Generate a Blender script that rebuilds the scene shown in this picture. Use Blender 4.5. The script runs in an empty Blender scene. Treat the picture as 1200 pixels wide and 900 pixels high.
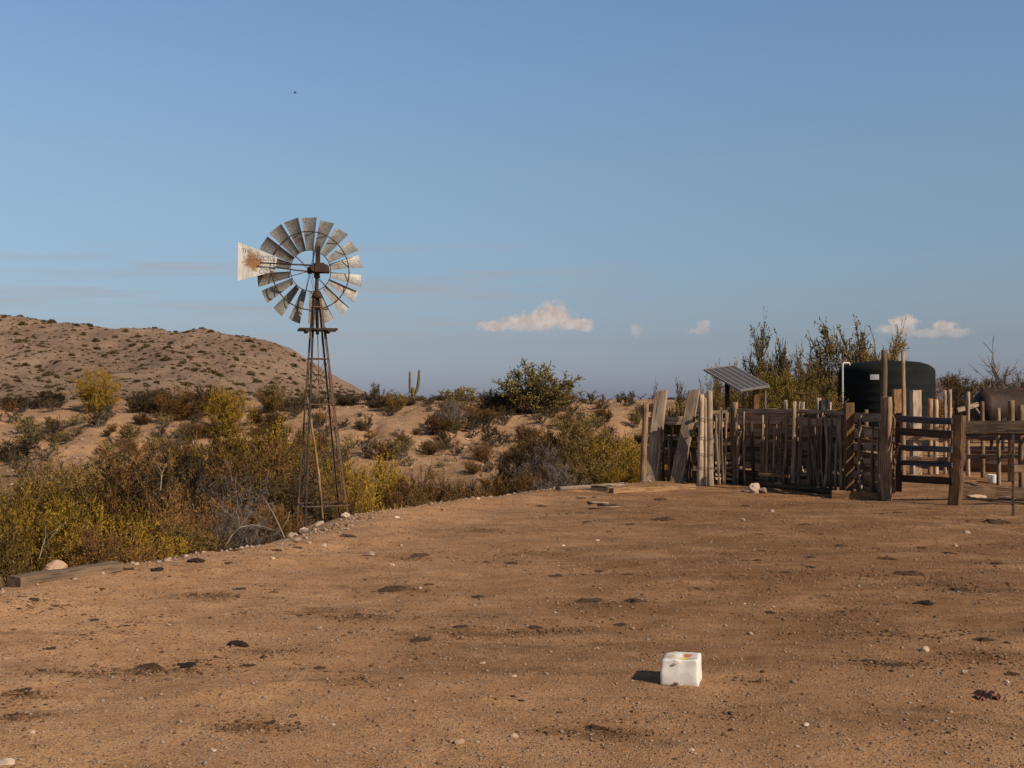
import bpy, math, random
import numpy as np
from mathutils import Vector, Matrix, Quaternion

R = math.radians
scene = bpy.context.scene
COL = scene.collection
random.seed(7)
RNG = np.random.default_rng(11)
F = 1333.0          # focal length of the camera in photo pixels (40 mm on 36 mm, 1200 px)
CAM_Z = 2.0
HORIZ = 468.0

# ------------------------------------------------------------------ noise / terrain
def _hash(ix, iy, seed):
    ix = ix.astype(np.int64); iy = iy.astype(np.int64)
    h = (ix * 374761393 + iy * 668265263 + seed * 1442695041) & 0xFFFFFFFF
    h = ((h ^ (h >> 13)) * 1274126177) & 0xFFFFFFFF
    h = h ^ (h >> 16)
    return (h & 0xFFFF) / 65535.0

def vnoise(x, y, seed=0):
    x = np.asarray(x, float); y = np.asarray(y, float)
    ix = np.floor(x); iy = np.floor(y)
    fx = x - ix; fy = y - iy
    fx = fx * fx * (3 - 2 * fx); fy = fy * fy * (3 - 2 * fy)
    a = _hash(ix, iy, seed); b = _hash(ix + 1, iy, seed)
    c = _hash(ix, iy + 1, seed); d = _hash(ix + 1, iy + 1, seed)
    return (a * (1 - fx) + b * fx) * (1 - fy) + (c * (1 - fx) + d * fx) * fy - 0.5

def fbm(x, y, seed=0, octv=4):
    s = 0; a = 1.0; f = 1.0
    for k in range(octv):
        s = s + a * vnoise(x * f + 17.3 * k, y * f - 9.1 * k, seed + k)
        a *= 0.5; f *= 2.03
    return s

def sstep(a, b, x):
    t = np.clip((x - a) / (b - a), 0, 1)
    return t * t * (3 - 2 * t)

EDGE = np.array([(-30, -40), (-13, -6), (-7.9, 6), (-5.75, 11.4), (-4.85, 13.3), (-3.9, 14.9), (-3.08, 16.3),
                 (-2.80, 18.0), (-2.58, 19.9), (-1.64, 21.9), (0, 23.8), (1.14, 25.4), (3.0, 26.9),
                 (4.2, 29.0), (6.0, 34), (9, 44), (16, 60), (40, 78), (150, 100), (600, 160)], float)

def edge_dist(x, y):
    """signed distance to the yard's edge, positive on the wash side"""
    best = np.full(np.shape(x), 1e9); sgn = np.ones(np.shape(x))
    for k in range(len(EDGE) - 1):
        ax, ay = EDGE[k]; bx, by = EDGE[k + 1]
        dx, dy = bx - ax, by - ay
        L = dx * dx + dy * dy
        t = np.clip(((x - ax) * dx + (y - ay) * dy) / L, 0, 1)
        qx, qy = x - (ax + t * dx), y - (ay + t * dy)
        d = np.hypot(qx, qy)
        c = dx * (y - ay) - dy * (x - ax)
        m = d < best - 1e-9
        best = np.where(m, d, best); sgn = np.where(m, np.where(c > 0, 1.0, -1.0), sgn)
    return best * sgn

def terrain(x, y):
    x = np.asarray(x, float); y = np.asarray(y, float)
    d = edge_dist(x, y) + 0.42 * vnoise(x * 1.1, y * 1.1, 5) + 0.26 * vnoise(x * 3.1, y * 3.1, 6) + 0.10 * vnoise(x * 9, y * 9, 7)
    wash = -2.2 * sstep(-0.35, 5.2, d)
    toe = 43 + np.clip(-x, 0, 36) * 0.3
    crest = toe + 31 - np.clip(-x, 0, 30) * 0.12
    warp = 3.5 * fbm(x / 9.0, y / 30.0, 21, 3)
    s = np.clip((y + warp - toe) / (crest - toe), 0, 1)
    s = (0.35 * s + 0.65 * s * s * (3 - 2 * s)) * sstep(2, 12, d)
    gul = np.abs(fbm(x / 7.0, y / 16.0, 31, 3))
    plain = 1.72 + 0.30 * fbm(x / 14.0, y / 14.0, 40, 3)
    far = sstep(110, 500, y)
    plain = plain * (1 - far) + 1.8 * far
    z = wash + (plain + 2.2) * s - 0.75 * gul * np.sin(np.pi * np.clip(s, 0, 1))
    rill = np.abs(fbm(x / 3.2, y / 11.0, 33, 3))
    z = z - 0.55 * (0.35 - np.minimum(rill, 0.35)) * np.sin(np.pi * np.clip(s, 0, 1)) * 1.6
    z = z + np.where(d > 0.5, 1, 0) * 0.30 * fbm(x / 1.9, y / 1.9, 50, 3) * sstep(0.5, 4, d) * (1 - far)
    inside = sstep(0.6, -1.0, d)
    z = z + inside * 1.75 * sstep(58, 170, y)
    z = z + inside * (0.075 * fbm(x / 2.6, y / 2.6, 60, 3) + 0.02 * fbm(x / 0.33, y / 0.33, 61, 3)) * (1 - far)
    # low banked rim along the edge of the yard
    z = z + 0.07 * np.exp(-((d + 0.7) / 0.6) ** 2) * (1 - far)
    return z

def tz(x, y):
    return float(terrain(np.array([x]), np.array([y]))[0])

def at(px, py, Y):
    return Vector(((px - 600) / F * Y, Y, CAM_Z - (py - HORIZ) / F * Y))

def hit(px, py, y0=5.0, y1=140.0):
    """where the sight line of a photo pixel meets the ground"""
    n = 2600
    Y = np.geomspace(y0, y1, n)
    X = (px - 600) / F * Y
    Z = CAM_Z - (py - HORIZ) / F * Y
    g = terrain(X, Y)
    k = np.argmax(g >= Z) if np.any(g >= Z) else n - 1
    return Vector((X[k], Y[k], g[k]))

# ------------------------------------------------------------------ object helpers
def tag(o, label=None, cat=None, group=None, kind=None):
    if label: o['label'] = label
    if cat: o['category'] = cat
    if group: o['group'] = group
    if kind: o['kind'] = kind
    return o

def empty(name, loc, label=None, cat=None, group=None, rz=0.0):
    o = bpy.data.objects.new(name, None); COL.objects.link(o)
    o.location = loc; o.rotation_euler = (0, 0, rz); o.empty_display_size = 0.2
    return tag(o, label, cat, group)

class MB:
    def __init__(s): s.v = []; s.f = []; s.m = []
    def add(s, vs, fs, mi=0):
        b = len(s.v); s.v.extend([tuple(v) for v in vs])
        s.f.extend([tuple(i + b for i in f) for f in fs]); s.m.extend([mi] * len(fs))
    def box(s, c, sz, M=None, mi=0):
        hx, hy, hz = sz[0] / 2, sz[1] / 2, sz[2] / 2
        vs = [Vector((x, y, z)) for z in (-hz, hz) for y in (-hy, hy) for x in (-hx, hx)]
        if M is not None: vs = [M @ v for v in vs]
        vs = [v + Vector(c) for v in vs]
        s.add(vs, [(0, 2, 3, 1), (4, 5, 7, 6), (0, 1, 5, 4), (2, 6, 7, 3), (0, 4, 6, 2), (1, 3, 7, 5)], mi)
    def tube(s, pts, rad, n=8, mi=0, caps=True):
        pts = [Vector(p) for p in pts]
        if not hasattr(rad, '__len__'): rad = [rad] * len(pts)
        rings = []; ref = None
        for i, p in enumerate(pts):
            t = (pts[min(i + 1, len(pts) - 1)] - pts[max(i - 1, 0)]).normalized()
            if ref is None:
                ref = Vector((0, 0, 1)) if abs(t.z) < 0.9 else Vector((1, 0, 0))
            a = t.cross(ref).normalized(); b = a.cross(t).normalized(); ref = b
            rings.append([p + (a * math.cos(2 * math.pi * k / n) + b * math.sin(2 * math.pi * k / n)) * rad[i] for k in range(n)])
        vs = [v for r in rings for v in r]; fs = []
        for i in range(len(pts) - 1):
            for k in range(n):
                k2 = (k + 1) % n
                fs.append((i * n + k, i * n + k2, (i + 1) * n + k2, (i + 1) * n + k))
        if caps:
            fs.append(tuple(range(n))[::-1]); fs.append(tuple((len(pts) - 1) * n + k for k in range(n)))
        s.add(vs, fs, mi)
    def lathe(s, prof, n=48, c=(0, 0, 0), mi=0):
        vs = []; fs = []
        for (r, z) in prof:
            for k in range(n):
                a = 2 * math.pi * k / n
                vs.append((c[0] + r * math.cos(a), c[1] + r * math.sin(a), c[2] + z))
        for i in range(len(prof) - 1):
            for k in range(n):
                k2 = (k + 1) % n
                fs.append((i * n + k, i * n + k2, (i + 1) * n + k2, (i + 1) * n + k))
        if prof[0][0] > 0: fs.append(tuple(range(n))[::-1])
        if prof[-1][0] > 0: fs.append(tuple((len(prof) - 1) * n + k for k in range(n)))
        s.add(vs, fs, mi)
    def build(s, name, mats, parent=None, origin=None, smooth=False):
        if not isinstance(mats, (list, tuple)): mats = [mats]
        o_ = Vector(origin) if origin is not None else Vector((0, 0, 0))
        me = bpy.data.meshes.new(name)
        me.from_pydata([(v[0] - o_.x, v[1] - o_.y, v[2] - o_.z) for v in s.v], [], s.f)
        for m in mats: me.materials.append(m)
        me.polygons.foreach_set('material_index', s.m)
        if smooth: me.polygons.foreach_set('use_smooth', [True] * len(me.polygons))
        me.update()
        o = bpy.data.objects.new(name, me); COL.objects.link(o)
        if parent is not None:
            o.parent = parent
            o.location = o_ - world_loc(parent)
        else:
            o.location = o_
        return o

def world_loc(o):
    p = Vector(o.location); q = o.parent
    while q is not None:
        p = p + Vector(q.location); q = q.parent
    return p

def big_mesh(name, verts, quads, mats, smooth=False, mat_index=None):
    me = bpy.data.meshes.new(name)
    verts = np.asarray(verts, np.float32); quads = np.asarray(quads, np.int32)
    k = quads.shape[1]
    me.vertices.add(len(verts)); me.vertices.foreach_set('co', verts.ravel())
    me.loops.add(quads.size); me.loops.foreach_set('vertex_index', quads.ravel())
    me.polygons.add(len(quads)); me.polygons.foreach_set('loop_start', np.arange(0, quads.size, k, dtype=np.int32))
    for m in mats: me.materials.append(m)
    if mat_index is not None: me.polygons.foreach_set('material_index', np.asarray(mat_index, np.int32))
    if smooth: me.polygons.foreach_set('use_smooth', np.ones(len(quads), bool))
    me.update(calc_edges=True); me.validate()
    return me

def link(name, me, loc=(0, 0, 0), parent=None):
    o = bpy.data.objects.new(name, me); COL.objects.link(o); o.location = loc
    if parent is not None: o.parent = parent
    return o

def copy_tree(o, parent=None):
    c = o.copy(); COL.objects.link(c); c.parent = parent
    for ch in list(o.children): copy_tree(ch, c)
    return c

# ------------------------------------------------------------------ materials
def new_mat(name):
    m = bpy.data.materials.new(name); m.use_nodes = True
    nt = m.node_tree; nt.nodes.clear()
    out = nt.nodes.new('ShaderNodeOutputMaterial'); b = nt.nodes.new('ShaderNodeBsdfPrincipled')
    nt.links.new(b.outputs[0], out.inputs[0])
    b.inputs['Specular IOR Level'].default_value = 0.25
    return m, nt, b

def N(nt, typ, **kw):
    n = nt.nodes.new(typ)
    for k, v in kw.items():
        if k.startswith('i_'):
            n.inputs[k[2:].replace('_', ' ')].default_value = v
        else: setattr(n, k, v)
    return n

def ramp(nt, src, stops, interp='LINEAR'):
    r = nt.nodes.new('ShaderNodeValToRGB'); r.color_ramp.interpolation = interp
    e = r.color_ramp.elements
    while len(e) < len(stops): e.new(0.5)
    for el, (p, c) in zip(e, stops):
        el.position = p
        el.color = (c[0], c[1], c[2], 1) if hasattr(c, '__len__') else (c, c, c, 1)
    nt.links.new(src, r.inputs[0]); return r

def mixc(nt, fac, a, b, mode='MIX'):
    m = nt.nodes.new('ShaderNodeMix'); m.data_type = 'RGBA'; m.blend_type = mode
    for sock, val in ((m.inputs[0], fac), (m.inputs[6], a), (m.inputs[7], b)):
        if hasattr(val, 'is_output'): nt.links.new(val, sock)
        elif hasattr(val, '__len__'): sock.default_value = (val[0], val[1], val[2], 1)
        else: sock.default_value = val
    return m.outputs[2]

def math_(nt, op, a, b=None, c=None, clamp=False):
    m = nt.nodes.new('ShaderNodeMath'); m.operation = op; m.use_clamp = clamp
    for i, v in enumerate((a, b, c)):
        if v is None: continue
        if hasattr(v, 'is_output'): nt.links.new(v, m.inputs[i])
        else: m.inputs[i].default_value = v
    return m.outputs[0]

def noise(nt, vec, scale, detail=4, rough=0.55, dist=0.0):
    n = nt.nodes.new('ShaderNodeTexNoise')
    n.inputs['Scale'].default_value = scale; n.inputs['Detail'].default_value = detail
    n.inputs['Roughness'].default_value = rough; n.inputs['Distortion'].default_value = dist
    if vec is not None: nt.links.new(vec, n.inputs['Vector'])
    return n

def mapping(nt, vec, scale=(1, 1, 1), loc=(0, 0, 0)):
    m = nt.nodes.new('ShaderNodeMapping'); m.inputs['Scale'].default_value = scale
    m.inputs['Location'].default_value = loc
    nt.links.new(vec, m.inputs['Vector']); return m.outputs[0]

def bump(nt, b, h, strength=0.5, dist=0.01):
    n = nt.nodes.new('ShaderNodeBump'); n.inputs['Strength'].default_value = strength
    n.inputs['Distance'].default_value = dist
    nt.links.new(h, n.inputs['Height']); nt.links.new(n.outputs[0], b.inputs['Normal'])

def wood_mat(name, dark, mid, light, grain=1.0, rough=0.85):
    """weathered timber: grain runs along local Z"""
    m, nt, b = new_mat(name)
    tc = nt.nodes.new('ShaderNodeTexCoord'); oi = nt.nodes.new('ShaderNodeObjectInfo')
    off = nt.nodes.new('ShaderNodeVectorMath'); off.operation = 'ADD'
    cmb = nt.nodes.new('ShaderNodeCombineXYZ')
    s = math_(nt, 'MULTIPLY', oi.outputs['Random'], 37.0)
    for k in range(3): nt.links.new(s, cmb.inputs[k])
    nt.links.new(tc.outputs['Object'], off.inputs[0]); nt.links.new(cmb.outputs[0], off.inputs[1])
    v = off.outputs[0]
    g = noise(nt, mapping(nt, v, (60 * grain, 60 * grain, 2.2)), 1.0, 5, 0.65)
    big = noise(nt, mapping(nt, v, (6, 6, 1.6)), 1.0, 4, 0.6)
    crack = noise(nt, mapping(nt, v, (38 * grain, 38 * grain, 0.9)), 1.0, 3, 0.5, 0.4)
    c1 = ramp(nt, g.outputs[0], [(0.3, dark), (0.52, mid), (0.72, light)]).outputs[0]
    c2 = ramp(nt, big.outputs[0], [(0.35, (0.62, 0.58, 0.55)), (0.62, (1.15, 1.1, 1.05))]).outputs[0]
    col = mixc(nt, 1.0, c1, c2, 'MULTIPLY')
    ck = ramp(nt, crack.outputs[0], [(0.33, 0.0), (0.40, 1.0)]).outputs[0]
    col = mixc(nt, ck, tuple(x * 0.35 for x in dark), col)
    vv = math_(nt, 'ADD', math_(nt, 'MULTIPLY', oi.outputs['Random'], 0.6), 0.6)
    hs = nt.nodes.new('ShaderNodeHueSaturation'); nt.links.new(col, hs.inputs['Color']); nt.links.new(vv, hs.inputs['Value'])
    nt.links.new(hs.outputs[0], b.inputs['Base Color']); b.inputs['Roughness'].default_value = rough
    h = math_(nt, 'ADD', math_(nt, 'MULTIPLY', g.outputs[0], 0.5), ck)
    bump(nt, b, h, 0.7, 0.006)
    return m

def metal_rust(name, base, rust, amount, metallic=0.3, rough=0.55, scale=9):
    m, nt, b = new_mat(name)
    tc = nt.nodes.new('ShaderNodeTexCoord')
    oi = nt.nodes.new('ShaderNodeObjectInfo')
    vm = nt.nodes.new('ShaderNodeVectorMath'); vm.operation = 'ADD'
    nt.links.new(tc.outputs['Object'], vm.inputs[0])
    cmb = nt.nodes.new('ShaderNodeCombineXYZ'); s = math_(nt, 'MULTIPLY', oi.outputs['Random'], 23.0)
    nt.links.new(s, cmb.inputs[0]); nt.links.new(s, cmb.inputs[1]); nt.links.new(cmb.outputs[0], vm.inputs[1])
    n1 = noise(nt, vm.outputs[0], scale, 6, 0.65); n2 = noise(nt, vm.outputs[0], scale * 5, 4, 0.6)
    f = ramp(nt, n1.outputs[0], [(0.62 - amount * 0.4, 0), (0.80 - amount * 0.4, 1)]).outputs[0]
    c = mixc(nt, f, base, rust)
    vr = ramp(nt, n2.outputs[0], [(0.3, 0.65), (0.7, 1.15)]).outputs[0]
    c = mixc(nt, 1.0, c, vr, 'MULTIPLY')
    nt.links.new(c, b.inputs['Base Color'])
    b.inputs['Metallic'].default_value = metallic; b.inputs['Roughness'].default_value = rough
    bump(nt, b, n2.outputs[0], 0.25, 0.004)
    return m

def leaf_mat(name, c_dark, c_mid, c_light, trans=0.25, clump=1.6):
    m = bpy.data.materials.new(name); m.use_nodes = True; nt = m.node_tree; nt.nodes.clear()
    out = nt.nodes.new('ShaderNodeOutputMaterial')
    geo = nt.nodes.new('ShaderNodeNewGeometry'); oi = nt.nodes.new('ShaderNodeObjectInfo')
    tc = nt.nodes.new('ShaderNodeTexCoord')
    cl = noise(nt, tc.outputs['Object'], clump, 3, 0.6)
    v = math_(nt, 'ADD', math_(nt, 'MULTIPLY', geo.outputs['Random Per Island'], 0.55), math_(nt, 'MULTIPLY', cl.outputs[0], 0.75))
    v = math_(nt, 'ADD', v, math_(nt, 'MULTIPLY', math_(nt, 'SUBTRACT', oi.outputs['Random'], 0.22), 0.5))
    col = ramp(nt, v, [(0.35, c_dark), (0.75, c_mid), (1.15, c_light)]).outputs[0]
    d = nt.nodes.new('ShaderNodeBsdfDiffuse'); t = nt.nodes.new('ShaderNodeBsdfTranslucent')
    nt.links.new(col, d.inputs[0]); nt.links.new(col, t.inputs[0])
    mx = nt.nodes.new('ShaderNodeMixShader'); mx.inputs[0].default_value = trans
    nt.links.new(d.outputs[0], mx.inputs[1]); nt.links.new(t.outputs[0], mx.inputs[2])
    nt.links.new(mx.outputs[0], out.inputs[0])
    return m

def simple_mat(name, col, rough=0.7, var=0.25, scale=12, metallic=0.0, bump_s=0.3, bd=0.004):
    m, nt, b = new_mat(name)
    tc = nt.nodes.new('ShaderNodeTexCoord')
    n = noise(nt, tc.outputs['Object'], scale, 6, 0.62)
    r = ramp(nt, n.outputs[0], [(0.25, tuple(c * (1 - var) for c in col)), (0.75, tuple(min(1, c * (1 + var)) for c in col))])
    nt.links.new(r.outputs[0], b.inputs['Base Color']); b.inputs['Roughness'].default_value = rough
    b.inputs['Metallic'].default_value = metallic
    bump(nt, b, n.outputs[0], bump_s, bd)
    return m

def stone_mat(name, a, c):
    m, nt, b = new_mat(name)
    tc = nt.nodes.new('ShaderNodeTexCoord'); oi = nt.nodes.new('ShaderNodeObjectInfo')
    n = noise(nt, tc.outputs['Object'], 9, 6, 0.65)
    f = math_(nt, 'ADD', math_(nt, 'MULTIPLY', n.outputs[0], 0.8), math_(nt, 'MULTIPLY', math_(nt, 'SUBTRACT', oi.outputs['Random'], 0.5), 0.7))
    r = ramp(nt, f, [(0.15, a), (0.65, c)])
    nt.links.new(r.outputs[0], b.inputs['Base Color']); b.inputs['Roughness'].default_value = 0.9
    bump(nt, b, n.outputs[0], 0.6, 0.01)
    return m

M = {}
M['grey_wood'] = wood_mat('weathered_grey_wood', (0.125, 0.088, 0.06), (0.3, 0.225, 0.16), (0.45, 0.355, 0.265))
M['pale_wood'] = wood_mat('bleached_wood', (0.2, 0.13, 0.08), (0.42, 0.31, 0.215), (0.57, 0.45, 0.335))
M['brown_wood'] = wood_mat('brown_wood', (0.105, 0.062, 0.034), (0.265, 0.165, 0.095), (0.43, 0.295, 0.185))
M['orange_wood'] = wood_mat('orange_brown_wood', (0.08, 0.042, 0.02), (0.22, 0.118, 0.055), (0.37, 0.215, 0.11))
M['tan_wood'] = wood_mat('tan_wood', (0.20, 0.10, 0.04), (0.40, 0.235, 0.11), (0.50, 0.33, 0.18))
M['dark_wood'] = wood_mat('dark_stained_wood', (0.036, 0.023, 0.015), (0.082, 0.053, 0.034), (0.15, 0.1, 0.066))
M['post_wood'] = wood_mat('brown_grey_post_wood', (0.105, 0.062, 0.034), (0.25, 0.155, 0.09), (0.4, 0.27, 0.17))
M['fence_board'] = wood_mat('weathered_fence_board', (0.195, 0.1274, 0.078), (0.455, 0.3185, 0.208), (0.689, 0.5135, 0.3575))
M['tie_wood'] = wood_mat('railroad_tie_wood', (0.10, 0.06, 0.035), (0.22, 0.145, 0.09), (0.33, 0.235, 0.16))
M['gate_wood'] = wood_mat('shade_tinted_wood', (0.042, 0.042, 0.05), (0.10, 0.102, 0.122), (0.15, 0.152, 0.178))  # bluish tone of boards in sky-lit shade, put into the wood colour
M['stick'] = wood_mat('stick_wood', (0.11, 0.074, 0.047), (0.29, 0.205, 0.135), (0.5, 0.38, 0.265))
M['galv'] = metal_rust('weathered_galvanised_steel', (0.31, 0.30, 0.27), (0.22, 0.125, 0.07), 0.30, 0.35, 0.55, 6)
M['rust'] = metal_rust('rusty_steel', (0.12, 0.065, 0.04), (0.17, 0.075, 0.035), 0.6, 0.2, 0.8, 10)
M['rust_dark'] = metal_rust('dark_rusty_iron', (0.034, 0.021, 0.015), (0.075, 0.036, 0.02), 0.45, 0.2, 0.8, 9)
M['dark_steel'] = metal_rust('dark_steel', (0.035, 0.028, 0.024), (0.12, 0.055, 0.03), 0.32, 0.3, 0.7, 8)
M['leg_steel'] = metal_rust('tower_steel', (0.10, 0.075, 0.06), (0.15, 0.07, 0.035), 0.5, 0.3, 0.7, 4)
M['tank_rust'] = metal_rust('rusty_tank_steel', (0.032, 0.020, 0.015), (0.06, 0.030, 0.018), 0.5, 0.15, 0.7, 2.2)
M['trough'] = metal_rust('rusty_trough_steel', (0.16, 0.092, 0.068), (0.22, 0.105, 0.06), 0.5, 0.1, 0.85, 2.5)
M['tank_poly'] = simple_mat('dark_green_polyethylene', (0.013, 0.0138, 0.0125), 0.8, 0.35, 1.5, 0, 0.1, 0.01)
M['tank_poly'].node_tree.nodes['Principled BSDF'].inputs['Specular IOR Level'].default_value = 0.08
M['white_pvc'] = simple_mat('white_pvc', (0.60, 0.56, 0.50), 0.5, 0.08, 8)
M['sticker'] = simple_mat('white_sticker', (0.75, 0.74, 0.70), 0.6, 0.06, 8, 0, 0.0)
M['rubber'] = simple_mat('black_rubber', (0.014, 0.014, 0.016), 0.6, 0.3, 14)
M['wire'] = metal_rust('fence_wire', (0.10, 0.09, 0.08), (0.13, 0.07, 0.04), 0.4, 0.5, 0.6, 20)
M['stone'] = stone_mat('pale_stone', (0.30, 0.19, 0.12), (0.58, 0.43, 0.31))
M['stone_dark'] = stone_mat('grey_brown_stone', (0.20, 0.12, 0.075), (0.46, 0.31, 0.205))
M['grey_stone'] = stone_mat('grey_stone', (0.25, 0.185, 0.14), (0.44, 0.345, 0.27))
M['boulder'] = stone_mat('tan_boulder', (0.33, 0.17, 0.09), (0.55, 0.38, 0.26))
M['concrete'] = stone_mat('broken_concrete', (0.19, 0.13, 0.09), (0.40, 0.295, 0.215))
M['mill_stone'] = stone_mat('dusty_stone', (0.22, 0.14, 0.09), (0.46, 0.33, 0.235))
M['dung'] = simple_mat('dried_dung', (0.088, 0.045, 0.021), 0.95, 0.55, 30, 0, 1.0, 0.02)
M['crumb'] = simple_mat('crumbled_dung', (0.145, 0.074, 0.033), 0.95, 0.5, 30, 0, 0.5, 0.01)
M['dung_black'] = simple_mat('dark_dung', (0.036, 0.021, 0.013), 0.95, 0.5, 30, 0, 1.0, 0.02)
M['rag'] = simple_mat('reddish_hide', (0.24, 0.11, 0.075), 0.9, 0.45, 20, 0, 0.8, 0.01)
M['bark'] = simple_mat('shrub_bark', (0.085, 0.06, 0.042), 0.9, 0.4, 10)
M['bark_grey'] = simple_mat('grey_twigs', (0.19, 0.155, 0.125), 0.9, 0.35, 10)
M['bark_pale'] = simple_mat('pale_dead_wood', (0.24, 0.18, 0.13), 0.9, 0.3, 10)
M['leaf_yellow'] = leaf_mat('yellow_green_leaves', (0.052, 0.031, 0.009), (0.190, 0.112, 0.019), (0.42, 0.25, 0.04), 0.16)
M['leaf_olive'] = leaf_mat('olive_leaves', (0.038, 0.023, 0.010), (0.125, 0.076, 0.025), (0.26, 0.162, 0.052), 0.14)
M['leaf_rust'] = leaf_mat('rust_brown_leaves', (0.046, 0.023, 0.010), (0.14, 0.070, 0.025), (0.28, 0.142, 0.05), 0.14)
M['leaf_dark'] = leaf_mat('dark_dry_leaves', (0.028, 0.019, 0.010), (0.072, 0.049, 0.025), (0.13, 0.092, 0.05), 0.15)
M['leaf_grey'] = leaf_mat('grey_purple_twigs', (0.05, 0.038, 0.032), (0.12, 0.092, 0.075), (0.20, 0.155, 0.125), 0.1)
M['leaf_sage'] = leaf_mat('tawny_green_leaves', (0.065, 0.044, 0.017), (0.20, 0.138, 0.048), (0.38, 0.265, 0.10), 0.22)
M['leaf_yellow2'] = leaf_mat('dull_yellow_leaves', (0.05, 0.034, 0.010), (0.16, 0.105, 0.024), (0.32, 0.21, 0.05), 0.15)
M['leaf_crest'] = leaf_mat('khaki_green_leaves', (0.055, 0.043, 0.016), (0.15, 0.115, 0.042), (0.28, 0.215, 0.082), 0.18)
M['leaf_hill'] = leaf_mat('hill_scrub', (0.045, 0.029, 0.014), (0.085, 0.056, 0.026), (0.13, 0.088, 0.042), 0.1)
M['cactus'] = simple_mat('saguaro_skin', (0.105, 0.085, 0.032), 0.8, 0.25, 6)
M['bird'] = simple_mat('dark_feathers', (0.03, 0.03, 0.035), 0.8)

def ground_material():
    m, nt, b = new_mat('desert_dirt')
    tc = nt.nodes.new('ShaderNodeTexCoord'); P = tc.outputs['Object']
    at_ = nt.nodes.new('ShaderNodeAttribute'); at_.attribute_name = 'yard'
    big = noise(nt, P, 0.35, 5, 0.6); mid = noise(nt, P, 2.3, 6, 0.65); fine = noise(nt, P, 38, 5, 0.7); grit = noise(nt, P, 160, 3, 0.7)
    c = ramp(nt, mid.outputs[0], [(0.28, (0.40, 0.202, 0.090)), (0.5, (0.515, 0.275, 0.130)), (0.75, (0.62, 0.350, 0.180))]).outputs[0]
    patch = ramp(nt, big.outputs[0], [(0.35, (0.86, 0.82, 0.78)), (0.65, (1.1, 1.1, 1.1))]).outputs[0]
    c = mixc(nt, 1.0, c, patch, 'MULTIPLY')
    # orange worn soil patches
    ora = noise(nt, mapping(nt, P, (0.8, 0.8, 0.8), (31, 7, 0)), 1.0, 4, 0.6)
    c = mixc(nt, math_(nt, 'MULTIPLY', ramp(nt, ora.outputs[0], [(0.58, 0), (0.72, 1)]).outputs[0], 0.55), c, (0.52, 0.255, 0.10))
    sp = ramp(nt, fine.outputs[0], [(0.32, 0.42), (0.5, 1.0), (0.70, 1.38)]).outputs[0]
    c = mixc(nt, 0.75, c, sp, 'MULTIPLY')
    sp2 = ramp(nt, grit.outputs[0], [(0.33, 0.62), (0.5, 1.0), (0.7, 1.25)]).outputs[0]
    c = mixc(nt, 0.6, c, sp2, 'MULTIPLY')
    # pebble speckle
    vo = nt.nodes.new('ShaderNodeTexVoronoi'); vo.inputs['Scale'].default_value = 34; nt.links.new(P, vo.inputs['Vector'])
    bw = nt.nodes.new('ShaderNodeSeparateColor'); nt.links.new(vo.outputs['Color'], bw.inputs[0])
    pb = math_(nt, 'MULTIPLY', ramp(nt, vo.outputs['Distance'], [(0.25, 1), (0.4, 0)]).outputs[0], ramp(nt, bw.outputs[0], [(0.80, 0), (0.84, 1)]).outputs[0])
    pcol = ramp(nt, bw.outputs[1], [(0.2, (0.10, 0.065, 0.045)), (0.5, (0.30, 0.22, 0.16)), (0.9, (0.55, 0.43, 0.33))]).outputs[0]
    c = mixc(nt, math_(nt, 'MULTIPLY', pb, 0.8), c, pcol)
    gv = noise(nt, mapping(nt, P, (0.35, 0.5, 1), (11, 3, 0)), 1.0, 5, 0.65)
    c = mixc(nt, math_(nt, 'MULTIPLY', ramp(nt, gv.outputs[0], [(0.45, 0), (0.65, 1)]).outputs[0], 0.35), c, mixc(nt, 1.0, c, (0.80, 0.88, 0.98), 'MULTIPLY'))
    vo2 = nt.nodes.new('ShaderNodeTexVoronoi'); vo2.inputs['Scale'].default_value = 75; nt.links.new(P, vo2.inputs['Vector'])
    bw2 = nt.nodes.new('ShaderNodeSeparateColor'); nt.links.new(vo2.outputs['Color'], bw2.inputs[0])
    pb2 = math_(nt, 'MULTIPLY', ramp(nt, vo2.outputs['Distance'], [(0.3, 1), (0.5, 0)]).outputs[0], ramp(nt, bw2.outputs[0], [(0.60, 0), (0.64, 1)]).outputs[0])
    pc2 = ramp(nt, bw2.outputs[1], [(0.2, (0.16, 0.09, 0.055)), (0.55, (0.42, 0.27, 0.17)), (0.9, (0.62, 0.46, 0.33))]).outputs[0]
    c = mixc(nt, math_(nt, 'MULTIPLY', pb2, 0.6), c, pc2)
    stn_ = nt.nodes.new('ShaderNodeAttribute'); stn_.attribute_name = 'stain'
    s4 = noise(nt, mapping(nt, P, (5.5, 11, 1)), 1.0, 8, 0.82, 0.3)
    sm = math_(nt, 'ADD', math_(nt, 'MULTIPLY', stn_.outputs['Fac'], 0.55), math_(nt, 'MULTIPLY', math_(nt, 'SUBTRACT', s4.outputs[0], 0.5), 2.2))
    sm = math_(nt, 'MULTIPLY', ramp(nt, sm, [(0.22, 0), (0.50, 1)]).outputs[0], math_(nt, 'GREATER_THAN', stn_.outputs['Fac'], 0.02))
    sm = math_(nt, 'MULTIPLY', sm, ramp(nt, stn_.outputs['Fac'], [(0.03, 0), (0.35, 1)]).outputs[0])
    c = mixc(nt, math_(nt, 'MULTIPLY', sm, 0.88), c, (0.15, 0.072, 0.029))
    c = mixc(nt, math_(nt, 'MULTIPLY', stn_.outputs['Fac'], 0.38), c, (0.22, 0.108, 0.046))
    tr_ = nt.nodes.new('ShaderNodeAttribute'); tr_.attribute_name = 'trample'
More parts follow.
